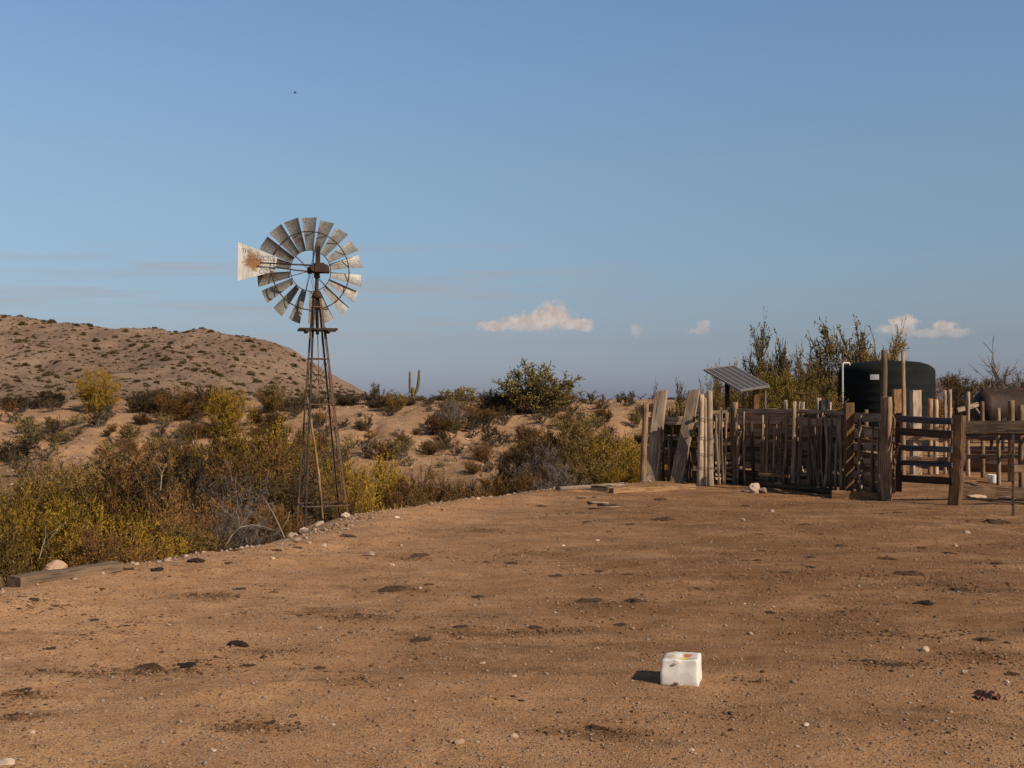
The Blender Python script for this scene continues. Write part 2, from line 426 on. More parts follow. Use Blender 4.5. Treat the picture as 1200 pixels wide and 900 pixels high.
    trn = noise(nt, mapping(nt, P, (0.9, 1.6, 1), (5, 1, 0)), 1.0, 7, 0.7)
    c = mixc(nt, math_(nt, 'MULTIPLY', math_(nt, 'MULTIPLY', tr_.outputs['Fac'], ramp(nt, trn.outputs[0], [(0.36, 0.35), (0.56, 1)]).outputs[0]), 0.92), c, (0.205, 0.100, 0.043))
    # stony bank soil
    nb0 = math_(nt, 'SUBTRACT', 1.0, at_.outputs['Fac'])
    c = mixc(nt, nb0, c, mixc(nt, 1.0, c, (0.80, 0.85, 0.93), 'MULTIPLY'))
    rockn = noise(nt, P, 1.6, 8, 0.78); rock2 = noise(nt, P, 7.5, 6, 0.75)
    nb_ = math_(nt, 'SUBTRACT', 1.0, at_.outputs['Fac'])
    c = mixc(nt, math_(nt, 'MULTIPLY', math_(nt, 'MULTIPLY', ramp(nt, rockn.outputs[0], [(0.46, 0), (0.62, 1)]).outputs[0], nb_), 0.55), c, (0.26, 0.155, 0.095))
    c = mixc(nt, math_(nt, 'MULTIPLY', math_(nt, 'MULTIPLY', ramp(nt, rock2.outputs[0], [(0.55, 0), (0.66, 1)]).outputs[0], nb_), 0.6), c, (0.13, 0.080, 0.050))
    # trampled dung and chaff
    s1 = noise(nt, mapping(nt, P, (0.30, 0.85, 1), (3, 5, 0)), 1.0, 8, 0.76, 0.6)
    s2 = noise(nt, P, 9, 5, 0.7)
    st = math_(nt, 'MULTIPLY', ramp(nt, s1.outputs[0], [(0.50, 0), (0.64, 1)]).outputs[0], ramp(nt, s2.outputs[0], [(0.38, 0.1), (0.58, 1)]).outputs[0])
    st = math_(nt, 'MULTIPLY', math_(nt, 'MULTIPLY', st, at_.outputs['Fac']), 0.72)
    c = mixc(nt, st, c, (0.105, 0.058, 0.028))
    s3 = noise(nt, P, 5.5, 6, 0.75)
    st2 = math_(nt, 'MULTIPLY', math_(nt, 'MULTIPLY', ramp(nt, s3.outputs[0], [(0.64, 0), (0.72, 1)]).outputs[0], at_.outputs['Fac']), 0.55)
    c = mixc(nt, st2, c, (0.12, 0.066, 0.034))
    # leaf litter on the wash floor
    lit = nt.nodes.new('ShaderNodeAttribute'); lit.attribute_name = 'litter'
    c = mixc(nt, math_(nt, 'MULTIPLY', lit.outputs['Fac'], 0.75), c, (0.17, 0.10, 0.05))
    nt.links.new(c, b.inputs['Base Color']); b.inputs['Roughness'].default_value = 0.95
    b.inputs['Specular IOR Level'].default_value = 0.1
    h = math_(nt, 'ADD', math_(nt, 'MULTIPLY', fine.outputs[0], 1.0), math_(nt, 'MULTIPLY', grit.outputs[0], 0.35))
    h = math_(nt, 'ADD', h, math_(nt, 'MULTIPLY', pb, 0.35)); h = math_(nt, 'ADD', h, math_(nt, 'MULTIPLY', pb2, 0.3))
    bump(nt, b, h, 0.85, 0.022)
    return m

def hill_material():
    m, nt, b = new_mat('rocky_hillside')
    tc = nt.nodes.new('ShaderNodeTexCoord'); P = tc.outputs['Object']
    a = noise(nt, P, 0.05, 5, 0.6); c_ = noise(nt, P, 0.35, 8, 0.8); d = noise(nt, P, 0.75, 8, 0.82)
    c = ramp(nt, a.outputs[0], [(0.3, (0.20, 0.128, 0.086)), (0.7, (0.295, 0.194, 0.133))]).outputs[0]
    c = mixc(nt, 0.7, c, ramp(nt, c_.outputs[0], [(0.32, 0.55), (0.68, 1.35)]).outputs[0], 'MULTIPLY')
    c = mixc(nt, math_(nt, 'MULTIPLY', ramp(nt, d.outputs[0], [(0.52, 0), (0.62, 1)]).outputs[0], 0.7), c, (0.12, 0.075, 0.044))
    nt.links.new(c, b.inputs['Base Color']); b.inputs['Roughness'].default_value = 1.0
    b.inputs['Specular IOR Level'].default_value = 0.05
    bump(nt, b, c_.outputs[0], 0.8, 0.8)
    return m

# ------------------------------------------------------------------ ground sheet (one sheet, finer near the photographer)
STAINS = [(320,760,150,9),(180,783,120,12),(540,738,230,16),(700,706,150,16),(640,735,160,10),(890,680,260,20),(1040,675,190,13),(700,853,130,18),(300,848,130,12),(90,785,170,12),(1040,780,140,11),
          (900,640,320,26),(1130,690,140,18),(620,650,130,12),(820,603,230,14),(1000,620,270,17),(470,690,90,9),(1050,740,260,20),(1150,770,110,16),(980,720,170,18),(560,622,150,10),(1100,602,160,13),(940,592,190,10),
          (240,700,130,10),(30,812,90,12),(430,720,140,10),(760,660,160,12),(690,600,150,8),(20,838,70,10),(480,655,80,7),(1165,640,110,14)]
def build_ground():
    r = np.concatenate([np.geomspace(0.4, 4.5, 14)[:-1], np.geomspace(4.5, 120, 560)[:-1], np.geomspace(120, 9000, 110)])
    th = np.concatenate([np.linspace(-180, -31, 50)[:-1], np.linspace(-31, 31, 470), np.linspace(31, 180, 50)[1:-1]])
    T, Rr = np.meshgrid(np.radians(th), r)
    X = Rr * np.sin(T); Y = Rr * np.cos(T)
    Z = terrain(X, Y)
    d = edge_dist(X, Y)
    nr, ntc = X.shape
    verts = np.stack([X, Y, Z], -1).reshape(-1, 3)
    i = np.arange(nr - 1)[:, None]; j = np.arange(ntc)[None, :]; j2 = (j + 1) % ntc
    q = np.stack([i * ntc + j, i * ntc + j2, (i + 1) * ntc + j2, (i + 1) * ntc + j], -1).reshape(-1, 4)[:, ::-1]
    me = big_mesh('ground', verts, q, [ground_material()], smooth=True)
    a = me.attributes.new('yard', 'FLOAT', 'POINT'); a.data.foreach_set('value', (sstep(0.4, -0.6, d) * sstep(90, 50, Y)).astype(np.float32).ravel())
    lt = sstep(0.6, 2.5, d) * sstep(-1.0, -1.9, Z)
    sv = np.zeros(X.shape)
    for (px, py, w_, h_) in STAINS:
        cy = CAM_Z * F / (py - HORIZ); cx = (px - 600) / F * cy
        rx = 0.5 * w_ / F * cy; ry = max(0.10, 0.5 * (CAM_Z * F / (py - h_ / 2 - HORIZ) - CAM_Z * F / (py + h_ / 2 - HORIZ)))
        q = ((X - cx) / rx) ** 2 + ((Y - cy) / ry) ** 2
        sv = np.maximum(sv, np.exp(-q * 1.1) * np.where(q < 9, 1, 0))
    sv = np.clip(sv * (0.75 + 0.9 * fbm(X * 2.2, Y * 2.2, 95, 3)), 0, 1)
    a = me.attributes.new('stain', 'FLOAT', 'POINT'); a.data.foreach_set('value', sv.astype(np.float32).ravel())
    tv = sstep(-4.0, 2.2, X - 0.08 * (Y - 12)) * (0.35 + 0.65 * sstep(6.0, 10.5, Y)) * sstep(60, 30, Y)
    a = me.attributes.new('trample', 'FLOAT', 'POINT'); a.data.foreach_set('value', tv.astype(np.float32).ravel())
    a = me.attributes.new('litter', 'FLOAT', 'POINT'); a.data.foreach_set('value', lt.astype(np.float32).ravel())
    o = link('ground', me); tag(o, 'dry brown dirt yard, wash and desert bank', kind='structure')
build_ground()

HPX = np.array([-700, -420, -220, -90, 0, 35, 75, 130, 190, 250, 300, 325, 345, 362, 380, 398, 415, 450, 520], float)
HPY = np.array([462, 400, 362, 360, 368, 373, 380, 385, 387, 388, 396, 404, 415, 427, 440, 451, 460, 466, 469], float)
HX = (HPX - 600) / F * 330; HZ = 2 + (HORIZ - HPY) / F * 330
def hillz(x, y):
    H = np.interp(x, HX, HZ, left=0.5, right=1.0) - 1.0
    t = np.clip((y - 185) / 145, 0, 1); back = np.clip((y - 330) / 160, 0, 1)
    p = (0.75 * t + 0.25 * t * t) * (1 - back * back * (3 - 2 * back))
    g = np.abs(fbm(x / 26.0 + 0.02 * y, y / 90.0, 70, 3))
    z = 1.0 + H * p - 8.0 * g * np.sin(np.pi * np.clip(p, 0, 1)) * np.clip(H / 18, 0, 1)
    z = z + (1.5 * fbm(x / 7, y / 9, 71, 4)) * sstep(0.0, 0.2, p) * np.clip(H / 6, 0, 1)
    return z - 1.2 * (1 - sstep(0, 0.08, p)) - 0.6 * (1 - sstep(0.0, 3.0, H))
def build_hill():
    xs = np.arange(-330, -15, 1.0); ys = np.arange(184, 492, 1.4)
    X, Y = np.meshgrid(xs, ys)
    Z = hillz(X, Y)
    ny, nx = X.shape
    i = np.arange(ny - 1)[:, None]; j = np.arange(nx - 1)[None, :]
    q = np.stack([i * nx + j, i * nx + j + 1, (i + 1) * nx + j + 1, (i + 1) * nx + j], -1).reshape(-1, 4)
    me = big_mesh('hill', np.stack([X, Y, Z], -1).reshape(-1, 3), q, [hill_material()], smooth=True)
    tag(link('hill', me), 'brown rocky hill dotted with scrub', kind='structure')
build_hill()

# ------------------------------------------------------------------ timber
def timber(name, p0, p1, w, d, mat, parent=None, hint=(1, 0, 0), rnd=False, rough=0.008, taper=1.0, ragged=0.02, bow=0.0, seed=None):
    p0 = Vector(p0); p1 = Vector(p1); L = (p1 - p0).length
    rg = np.random.default_rng(seed if seed is not None else random.randrange(1 << 30))
    z = (p1 - p0).normalized(); h = Vector(hint); x = (h - z * h.dot(z))
    if x.length < 1e-4: x = Vector((0, 1, 0)) - z * z.y
    x.normalize(); y = z.cross(x)
    if rnd:
        n = 9; base = [(0.5 * w * math.cos(2 * math.pi * k / n), 0.5 * d * math.sin(2 * math.pi * k / n)) for k in range(n)]
    else:
        a, b_ = w / 2, d / 2; e = min(w, d) * 0.10
        base = [(a, -b_ + e), (a, b_ - e), (a - e, b_), (-a + e, b_), (-a, b_ - e), (-a, -b_ + e), (-a + e, -b_), (a - e, -b_)]
        n = 8
    seg = max(3, min(10, int(L / 0.2)))
    jit = np.array([rg.normal(0, rough, 2) for _ in range(n)])
    vs = []; fs = []
    wob = rg.normal(0, rough * 0.6, (seg + 1, 2)); bx, by = rg.normal(0, 1, 2)
    for i in range(seg + 1):
        t = i / seg; sc = 1 - (1 - taper) * t
        bw = bow * math.sin(math.pi * t)
        for k, (px, py) in enumerate(base):
            zz = L * t
            if i == seg: zz += rg.uniform(-ragged, ragged * 0.3)
            if i == 0: zz -= rg.uniform(0, ragged * 0.3)
            dx, dy = jit[k] + rg.normal(0, rough * 0.35, 2)
            vs.append((px * sc + dx + wob[i][0] + bw * bx, py * sc + dy + wob[i][1] + bw * by, zz))
    for i in range(seg):
        for k in range(n):
            k2 = (k + 1) % n
            fs.append((i * n + k, i * n + k2, (i + 1) * n + k2, (i + 1) * n + k))
    c0 = len(vs); vs.append((0, 0, 0)); c1 = len(vs); vs.append((wob[-1][0] + bx * 0, wob[-1][1], L - ragged * 0.4))
    for k in range(n):
        k2 = (k + 1) % n
        fs.append((c0, k2, k)); fs.append((c1, seg * n + k, seg * n + k2))
    me = bpy.data.meshes.new(name); me.from_pydata(vs, [], fs); me.materials.append(mat); me.update()
    if rnd: me.polygons.foreach_set('use_smooth', [True] * (seg * n) + [False] * (2 * n))
    o = bpy.data.objects.new(name, me); COL.objects.link(o)
    rot = Matrix((x, y, z)).transposed().to_quaternion()
    o.rotation_mode = 'QUATERNION'; o.rotation_quaternion = rot
    if parent is not None:
        o.parent = parent; o.location = p0 - world_loc(parent)
    else: o.location = p0
    return o

# ------------------------------------------------------------------ stones, dung
def lump(name, seed, r=(1, 1, 1), mat=None, sub=3, amp=0.35, flat=0.35, cut=True):
    """an uneven closed lump of unit size, flattened underneath"""
    import bmesh
    bm = bmesh.new(); bmesh.ops.create_icosphere(bm, subdivisions=sub, radius=1.0)
    rg = np.random.default_rng(seed)
    dirs = rg.normal(0, 1, (9, 3)); dirs /= np.linalg.norm(dirs, axis=1)[:, None]
    offs = rg.uniform(0.62, 0.95, 9)
    fr = rg.uniform(1.5, 3.2, (3, 3)); ph = rg.uniform(0, 6, 3)
    for v in bm.verts:
        p = np.array(v.co)
        s = 1.0
        if cut:
            for dd, oo in zip(dirs, offs):
                pr = float(p @ dd)
                if pr > oo: p = p - dd * (pr - oo) * 0.9
        s += amp * 0.5 * (math.sin(fr[0] @ p * 2 + ph[0]) * math.cos(fr[1] @ p * 2 + ph[1]) + 0.4 * math.sin(fr[2] @ p * 5 + ph[2]))
        p = p * s
        if p[2] < -flat: p[2] = -flat + (p[2] + flat) * 0.15
        v.co = Vector((p[0] * r[0], p[1] * r[1], p[2] * r[2]))
    me = bpy.data.meshes.new(name); bm.to_mesh(me); bm.free()
    if mat: me.materials.append(mat)
    if not cut: me.polygons.foreach_set('use_smooth', [True] * len(me.polygons))
    return me

STONE_ME = [lump('stone', 100 + k, (1, 0.8, 0.62), M['stone'], 2) for k in range(5)]
STONE_MILL = [lump('stone', 150 + k, (1, 0.8, 0.6), M['mill_stone'], 2) for k in range(4)]
STONE_DK = [lump('stone', 200 + k, (1, 0.8, 0.6), M['stone_dark'], 2) for k in range(4)]
def dung_mesh(seed, mat):
    """a crumbled pat: low lumpy disc broken into clods"""
    rg = np.random.default_rng(seed); mb = MB()
    import bmesh
    n = rg.integers(7, 14)
    for k in range(n):
        a = rg.uniform(0, 6.28); q = rg.uniform(0, 1) ** 0.7 * 0.62
        r = rg.uniform(0.26, 0.48) * (1.1 - q)
        bm = bmesh.new(); bmesh.ops.create_icosphere(bm, subdivisions=2, radius=1.0)
        vs = []
        for v in bm.verts:
            j = 1 + rg.normal(0, 0.2)
            vs.append((math.cos(a) * q + v.co.x * r * j, math.sin(a) * q * 0.75 + v.co.y * r * j, max(-0.05, v.co.z * r * 0.62 * j)))
        fs = [tuple(v.index for v in f.verts) for f in bm.faces]
        bm.free(); mb.add(vs, fs)
    me = bpy.data.meshes.new('dung'); me.from_pydata(mb.v, [], mb.f); me.materials.append(mat); me.update()
    return me
DUNG_ME = [dung_mesh(300 + k, M['dung']) for k in range(6)] + [dung_mesh(320 + k, M['dung_black']) for k in range(3)]

def zone_yard(px, py):
    if px < 300: h = 'on the left of the yard'
    elif px < 560: h = 'in the yard below the windmill'
    elif px < 880: h = 'in the yard around the salt block'
    else: h = 'in the yard before the corral'
    return h
def depth_word(py):
    return 'far' if py < 640 else ('middle' if py < 740 else 'near')

DUNG = [(186,668,24),(231,658,26),(282,690,16),(320,694,15),(146,667,24),(40,703,24),(22,713,10),(280,756,36),(173,782,36),(222,780,30),(373,783,18),
        (30,809,24),(15,838,26),(268,660,18),(323,645,18),(347,642,16),(277,645,16),(228,697,16),(242,696,12),(110,727,20),(147,733,12),(187,723,10),
        (290,780,22),(278,846,16),(317,847,22),(489,652,32),(462,690,38),(502,685,16),(690,705,42),(747,705,34),(653,675,24),(702,670,18),
        (727,732,20),(626,736,24),(494,750,30),(698,853,34),(407,628,26),(773,586,26),(777,609,30),(843,660,16),(872,657,14),(889,657,18),(945,615,20),
        (902,718,20),(985,717,16),(1083,707,26),(1125,692,30),(1113,649,24),(1081,642,20),(1168,661,24),(1064,673,44),(1017,775,22),(1045,780,28),
        (1155,750,30),(1187,790,26),(817,690,14),(883,799,12),(858,841,14),(1168,612,34),(951,665,14),(1004,715,10),(696,583,12),(681,584,16),
        (865,586,8),(930,592,10),(986,640,22),(1040,655,30),(560,700,26),(600,660,18),(540,735,26),(420,720,16),(120,690,10),(60,760,22),(1100,860,16)]
_r = random.Random(33)
for k in range(24):
    DUNG.append((_r.uniform(560, 1192), _r.uniform(586, 720), _r.uniform(8, 17)))
for k in range(12):
    DUNG.append((_r.uniform(5, 560), _r.uniform(690, 800), _r.uniform(8, 15)))
for k, (px, py, w) in enumerate(DUNG):
    p = hit(px, py)
    big = px in (186, 231, 280, 222, 1083)
    me = DUNG_ME[6 + k % 3] if px in (280, 186, 222, 22, 883, 231, 1083) else DUNG_ME[k % 6]
    o = link('dung_pat', me, p); s = w / 2 / F * p.y * 1.3
    flat = 0.95 if big else 0.62
    o.scale = (s, s * random.uniform(0.8, 1.6), s * flat); o.rotation_euler = (0, 0, random.uniform(-0.5, 0.5))
    o.location.z -= 0.004
    tag(o, ('large dark dried dung pat ' if w >= 24 else 'small dried brown dung pat ') + zone_yard(px, py) + ', ' + depth_word(py) + ' part', 'dung', 'dried dung pats scattered over the yard')

for k, (dx, dy) in enumerate(((601, 816), (611, 821))):
    p = hit(dx, dy); o = link('dung_pat', DUNG_ME[6 + k], p); s = 7 / F * p.y
    o.scale = (s, s, s * 0.5)
    tag(o, 'black dung lump, one of a close pair left of the salt block', 'dung', 'pair of black dung lumps')

ROCKS = [(741,737,8,0),(1083,763,14,0),(565,778,9,1),(602,793,8,0),(538,871,14,1),(602,864,13,1),(430,600,16,0),(349,634,12,0),(341,629,16,0),(356,622,14,0),(375,614,12,0),
         (412,597,12,0),(437,590,10,0),(405,605,14,0),(362,637,9,0),(392,606,10,0),(465,607,7,0),(520,598,7,0),(560,585,9,0),(628,607,6,0),(8,896,20,0),(374,737,10,0),(89,752,7,0),
         (8,773,9,0),(165,819,8,1),(38,859,9,0),(372,616,10,1),(459,663,8,0),(433,651,14,0),(492,690,7,0),(660,640,6,0),(700,634,6,0),(870,610,8,0),(905,600,8,0),(1133,625,10,0),(1120,640,8,0),
         (1050,700,6,0),(880,743,8,0),(872,708,6,0),(1130,788,8,0),(944,850,10,0),(1180,800,8,0),(985,860,8,1),(1010,880,9,1),(810,880,8,0),(930,800,9,1),(700,760,7,0),(640,790,7,0),
         (560,870,8,0),(455,820,7,0),(390,850,8,0),(250,880,9,0),(120,870,8,1),(60,640,14,0),(20,655,14,0),(160,662,10,0),(175,655,9,0),(470,640,7,0),(380,640,9,0),(320,655,7,0)]
for k, (px, py, w, dk) in enumerate(ROCKS):
    p = hit(px, py); s = w / 2 / F * p.y
    mill = 325 < px < 445 and py < 640
    o = link('stone', (STONE_MILL if mill else (STONE_DK if dk else STONE_ME))[k % 4], p)
    o.scale = (s, s, s * random.uniform(0.8, 1.1)); o.rotation_euler = (0, 0, random.uniform(0, 6))
    o.location.z += s * 0.12
    lab = 'pale broken stone at the foot of the windmill tower' if mill else (('grey ' if dk else 'pale ') + ('stone ' if w >= 9 else 'small stone ') + zone_yard(px, py) + ', at the ' + depth_word(py) + ' end')
    tag(o, lab, 'stone', 'stones around the windmill foot' if mill else 'loose stones in the yard')

def scatter_lumps(name, P, S, mats, mi, label, flat=0.6):
    base = np.array([(1, 0, 0), (-1, 0, 0), (0, 1, 0), (0, -1, 0), (0, 0, 1), (0, 0, -0.6), (.7, .7, .1), (-.7, .6, .2)], float)[:6]
    tri = np.array([(0, 2, 4), (2, 1, 4), (1, 3, 4), (3, 0, 4), (2, 0, 5), (1, 2, 5), (3, 1, 5), (0, 3, 5)])
    n = len(P)
    J = base[None] * (1 + RNG.normal(0, 0.25, (n, 6, 1)))
    a = RNG.uniform(0, 6.28, n); ca, sa = np.cos(a), np.sin(a)
    V = np.stack([J[..., 0] * ca[:, None] - J[..., 1] * sa[:, None], J[..., 0] * sa[:, None] + J[..., 1] * ca[:, None], J[..., 2] * flat], -1)
    V = V * S[:, None, None] + P[:, None, :]
    T = (tri[None] + (np.arange(n) * 6)[:, None, None]).reshape(-1, 3)
    me = big_mesh(name, V.reshape(-1, 3), T, mats, mat_index=np.repeat(mi, 8))
    tag(link(name, me), label, kind='stuff')

def yard_pebbles():
    n = 62000
    Y = 4.6 + 24 * RNG.uniform(0, 1, n) ** 1.7
    X = RNG.uniform(-0.53, 0.53, n) * (Y + 1.5)
    ok = edge_dist(X, Y) < 0.1
    X, Y = X[ok], Y[ok]; n = len(X)
    S = 0.003 + 0.0048 * RNG.exponential(0.6, n) + 0.00035 * Y
    S = np.minimum(S, 0.026)
    Z = terrain(X, Y) + S * 0.15
    scatter_lumps('gravel', np.stack([X, Y, Z], -1), S, [M['stone'], M['stone_dark'], M['crumb'], M['grey_stone']], RNG.choice([0, 1, 1, 0, 3, 1, 2], n), 'fine gravel and grit strewn over the dirt yard')
    # chaff and crumbs in drifts
    cx = []; 
    for (px, py, w) in DUNG:
        p = hit(px, py); k = int(26 + w)
        r = w / F * p.y * 1.1
        cx.append(np.stack([p.x + RNG.normal(0, r * 1.3, k), p.y + RNG.normal(0, r * 1.5, k)], -1))
    for (px, py, w_, h_) in STAINS:
        cy = CAM_Z * F / (py - HORIZ); cx_ = (px - 600) / F * cy; m = int(40 + w_ * 0.9)
        rx = 0.4 * w_ / F * cy; ry = max(0.10, 0.4 * (CAM_Z * F / (py - h_ / 2 - HORIZ) - CAM_Z * F / (py + h_ / 2 - HORIZ)))
        cx.append(np.stack([cx_ + RNG.normal(0, rx * 0.7, m), cy + RNG.normal(0, ry * 0.6, m)], -1))
    for k in range(14):
        y0 = RNG.uniform(7, 25); x0 = RNG.uniform(-0.45, 0.45) * y0; m = 90
        cx.append(np.stack([x0 + RNG.normal(0, 0.10 + 0.035 * y0, m), y0 + RNG.normal(0, 0.06 + 0.012 * y0, m)], -1))
    C = np.concatenate(cx); C = C[edge_dist(C[:, 0], C[:, 1]) < -0.1]
    S = 0.005 + 0.008 * RNG.exponential(0.7, len(C)); S = np.minimum(S, 0.03)
    scatter_lumps('dung_crumbs', np.stack([C[:, 0], C[:, 1], terrain(C[:, 0], C[:, 1]) + S * 0.1], -1), S, [M['crumb'], M['dung']], RNG.choice([0, 0, 1], len(C)), 'trampled dung crumbs in brown drifts over the yard', 0.45)
    # broken rim of the yard
    n = 2600; t = RNG.uniform(0, 1, n); seg = EDGE[2:14]
    L_ = np.concatenate([[0], np.cumsum(np.hypot(*np.diff(seg, axis=0).T))]); q = t * L_[-1]
    X = np.interp(q, L_, seg[:, 0]) + RNG.normal(0, 0.28, n); Y = np.interp(q, L_, seg[:, 1]) + RNG.normal(0, 0.28, n)
    S = np.minimum(0.008 + 0.016 * RNG.exponential(0.7, n), 0.06)
    scatter_lumps('rim_rubble', np.stack([X, Y, terrain(X, Y) + S * 0.1], -1), S, [M['mill_stone'], M['stone_dark'], M['crumb']], RNG.choice([0, 0, 1, 1, 2], n), 'clods and broken stone along the eroded rim of the yard')
    # stones on the bank
    n = 3500
    Y = RNG.uniform(38, 92, n); X = RNG.uniform(-0.5, 0.22, n) * Y
    ok = edge_dist(X, Y) > 3; X, Y = X[ok], Y[ok]; n = len(X)
    S = 0.03 + 0.05 * RNG.exponential(0.6, n)
    scatter_lumps('bank_rubble', np.stack([X, Y, terrain(X, Y)], -1), S, [M['stone'], M['stone_dark']], RNG.choice([0, 1, 1], n), 'small rocks strewn over the desert bank')
yard_pebbles()

# ------------------------------------------------------------------ shrubs
def quads_from(C, A, B):
    """quads centred on C with half axes A, B -> verts, faces"""
    V = np.stack([C - A * 0.6 - B, C - A * 0.6 + B, C + A + B * 0.35, C + A - B * 0.35], 1)
    n = len(C)
    return V.reshape(-1, 3), (np.arange(n)[:, None] * 4 + np.arange(4)[None])

def norm(v): return v / (np.linalg.norm(v, axis=-1, keepdims=True) + 1e-9)

def shrub_data(seed, H, Rr, ns=9, nb=9, nt=9, nl=6, leaf=(0.03, 0.012), spread=0.7, upb=0.3, twig=0.005, stem=0.022, base=0.12, low=0.35, keep=0.8, dome=0.45, blen=0.30, ragged=0.72):
    rg = np.random.default_rng(seed)
    wv, wf = [], []; cnt = 0
    S_pts, S_dir = [], []
    for k in range(ns):
        az = 2 * math.pi * k / ns + rg.uniform(-0.5, 0.5); rho = rg.uniform(0.12, 1.0) ** 0.7
        b = np.array([math.cos(az), math.sin(az), 0]) * base * rg.uniform(0.2, 1)
        e = np.array([math.cos(az) * rho * Rr, math.sin(az) * rho * Rr, H * (1 - dome * rho ** 1.8) * rg.uniform(ragged, 1.0)])
        m = b + (e - b) * np.array([0.38, 0.38, 0.58]) + rg.normal(0, 0.06 * H, 3) * np.array([1, 1, 0.3])
        t = np.linspace(0, 1, 7)[:, None]
        P = (1 - t) ** 2 * b + 2 * t * (1 - t) * m + t * t * e + rg.normal(0, 0.012 * H, (7, 3)) * np.minimum(t, 1)
        P[0, 2] = -0.12
        mb = MB(); mb.tube([tuple(p) for p in P], list(stem * (1 - 0.8 * t[:, 0])), 4, caps=False)
        wv.append(np.array(mb.v)); wf.append(np.array(mb.f) + cnt); cnt += len(mb.v)
        tt = rg.uniform(low, 1.0, nb)
        i = np.minimum((tt * 6).astype(int), 5); f = (tt * 6 - i)[:, None]
        S_pts.append(P[i] * (1 - f) + P[i + 1] * f); S_dir.append(norm(P[i + 1] - P[i]))
    Bp = np.concatenate(S_pts); Bd = norm(np.concatenate(S_dir) + rg.normal(0, spread, (ns * nb, 3)) + np.array([0, 0, upb]))
    Bl = blen * H * rg.uniform(0.45, 1.15, len(Bp))[:, None]
    def ribbon(P0, P1, w):
        d = norm(P1 - P0); s = norm(np.cross(d, rg.normal(0, 1, d.shape))) * w
        V = np.stack([P0 - s, P0 + s, P1 + s * 0.4, P1 - s * 0.4], 1).reshape(-1, 3)
        return V, np.arange(len(P0))[:, None] * 4 + np.arange(4)[None]
    mid = Bp + Bd * Bl * 0.55; end = mid + norm(Bd + rg.normal(0, 0.35, Bd.shape) + [0, 0, 0.15]) * Bl * 0.5
    for a, b in ((Bp, mid), (mid, end)):
        for _ in range(2):
            V, Fq = ribbon(a, b, stem * 0.28); wv.append(V); wf.append(Fq + cnt); cnt += len(V)
    dens = np.where(rg.uniform(0, 1, len(Bp)) < keep, 1.0, 0.25)
    n2 = len(Bp) * nt
    bi = np.repeat(np.arange(len(Bp)), nt); tt = rg.uniform(0.15, 1.0, n2)[:, None]
    Tp = np.where(tt < 0.52, Bp[bi] + (mid - Bp)[bi] * tt / 0.52, mid[bi] + (end - mid)[bi] * (tt - 0.52) / 0.48)
    Td = norm(norm(end - Bp)[bi] + rg.normal(0, spread, (n2, 3)) + np.array([0, 0, upb]))
    Tl = 0.13 * H * rg.uniform(0.4, 1.3, n2)[:, None]
    ok = rg.uniform(0, 1, n2) < dens[bi]
    Tp, Td, Tl = Tp[ok], Td[ok], Tl[ok]
    V, Fq = ribbon(Tp, Tp + Td * Tl, twig); tw = (V, Fq)
    lv = None
    if nl > 0:
        n3 = len(Tp) * nl
        ti = np.repeat(np.arange(len(Tp)), nl)
        C = Tp[ti] + Td[ti] * Tl[ti] * rg.uniform(0.2, 1.1, n3)[:, None] + rg.normal(0, 0.012, (n3, 3))
        A = norm(Td[ti] + rg.normal(0, 0.75, (n3, 3))); Bx = norm(np.cross(A, rg.normal(0, 1, (n3, 3))))
        sz = rg.uniform(0.6, 1.4, n3)[:, None]
        lv = quads_from(C, A * leaf[0] * sz, Bx * leaf[1] * sz)
    return np.concatenate(wv), np.concatenate(wf), tw, lv

def shrub_meshes(name, seed, wood, leafm, twig_in_foliage=True, **kw):
    wv, wf, tw, lv = shrub_data(seed, **kw)
    fv, ff = ([], [])
    if not twig_in_foliage:
        wf = np.concatenate([wf, tw[1] + len(wv)]); wv = np.concatenate([wv, tw[0]])
    else:
        fv.append(tw[0]); ff.append(tw[1])
    if lv is not None:
        c = sum(len(v) for v in fv); fv.append(lv[0]); ff.append(lv[1] + c)
    stems = big_mesh(name + '_stems', wv, wf, [wood])
    fol = big_mesh(name + '_foliage', np.concatenate(fv), np.concatenate(ff), [leafm]) if fv else None
    return stems, fol

KIND = {}
def add_kind(key, n, wood, leafm, twf=True, **kw):
    KIND[key] = [shrub_meshes(key, 1000 + hash_key(key) + k * 7, wood, leafm, twf, **kw) for k in range(n)]
    hs, rs_ = [], []
    for st, fo in KIND[key]:
        me = fo or st; a = np.empty(len(me.vertices) * 3, np.float32); me.vertices.foreach_get('co', a); a = a.reshape(-1, 3)
        hs.append(np.percentile(a[:, 2], 99.9 if key in 'FPTBK' else 99.3)); rs_.append(np.percentile(np.hypot(a[:, 0], a[:, 1]), 96))
    KIND[key + '_size'] = (float(np.mean(hs)), float(np.mean(rs_)))
def hash_key(s): return sum(ord(c) * (i + 3) for i, c in enumerate(s)) % 997

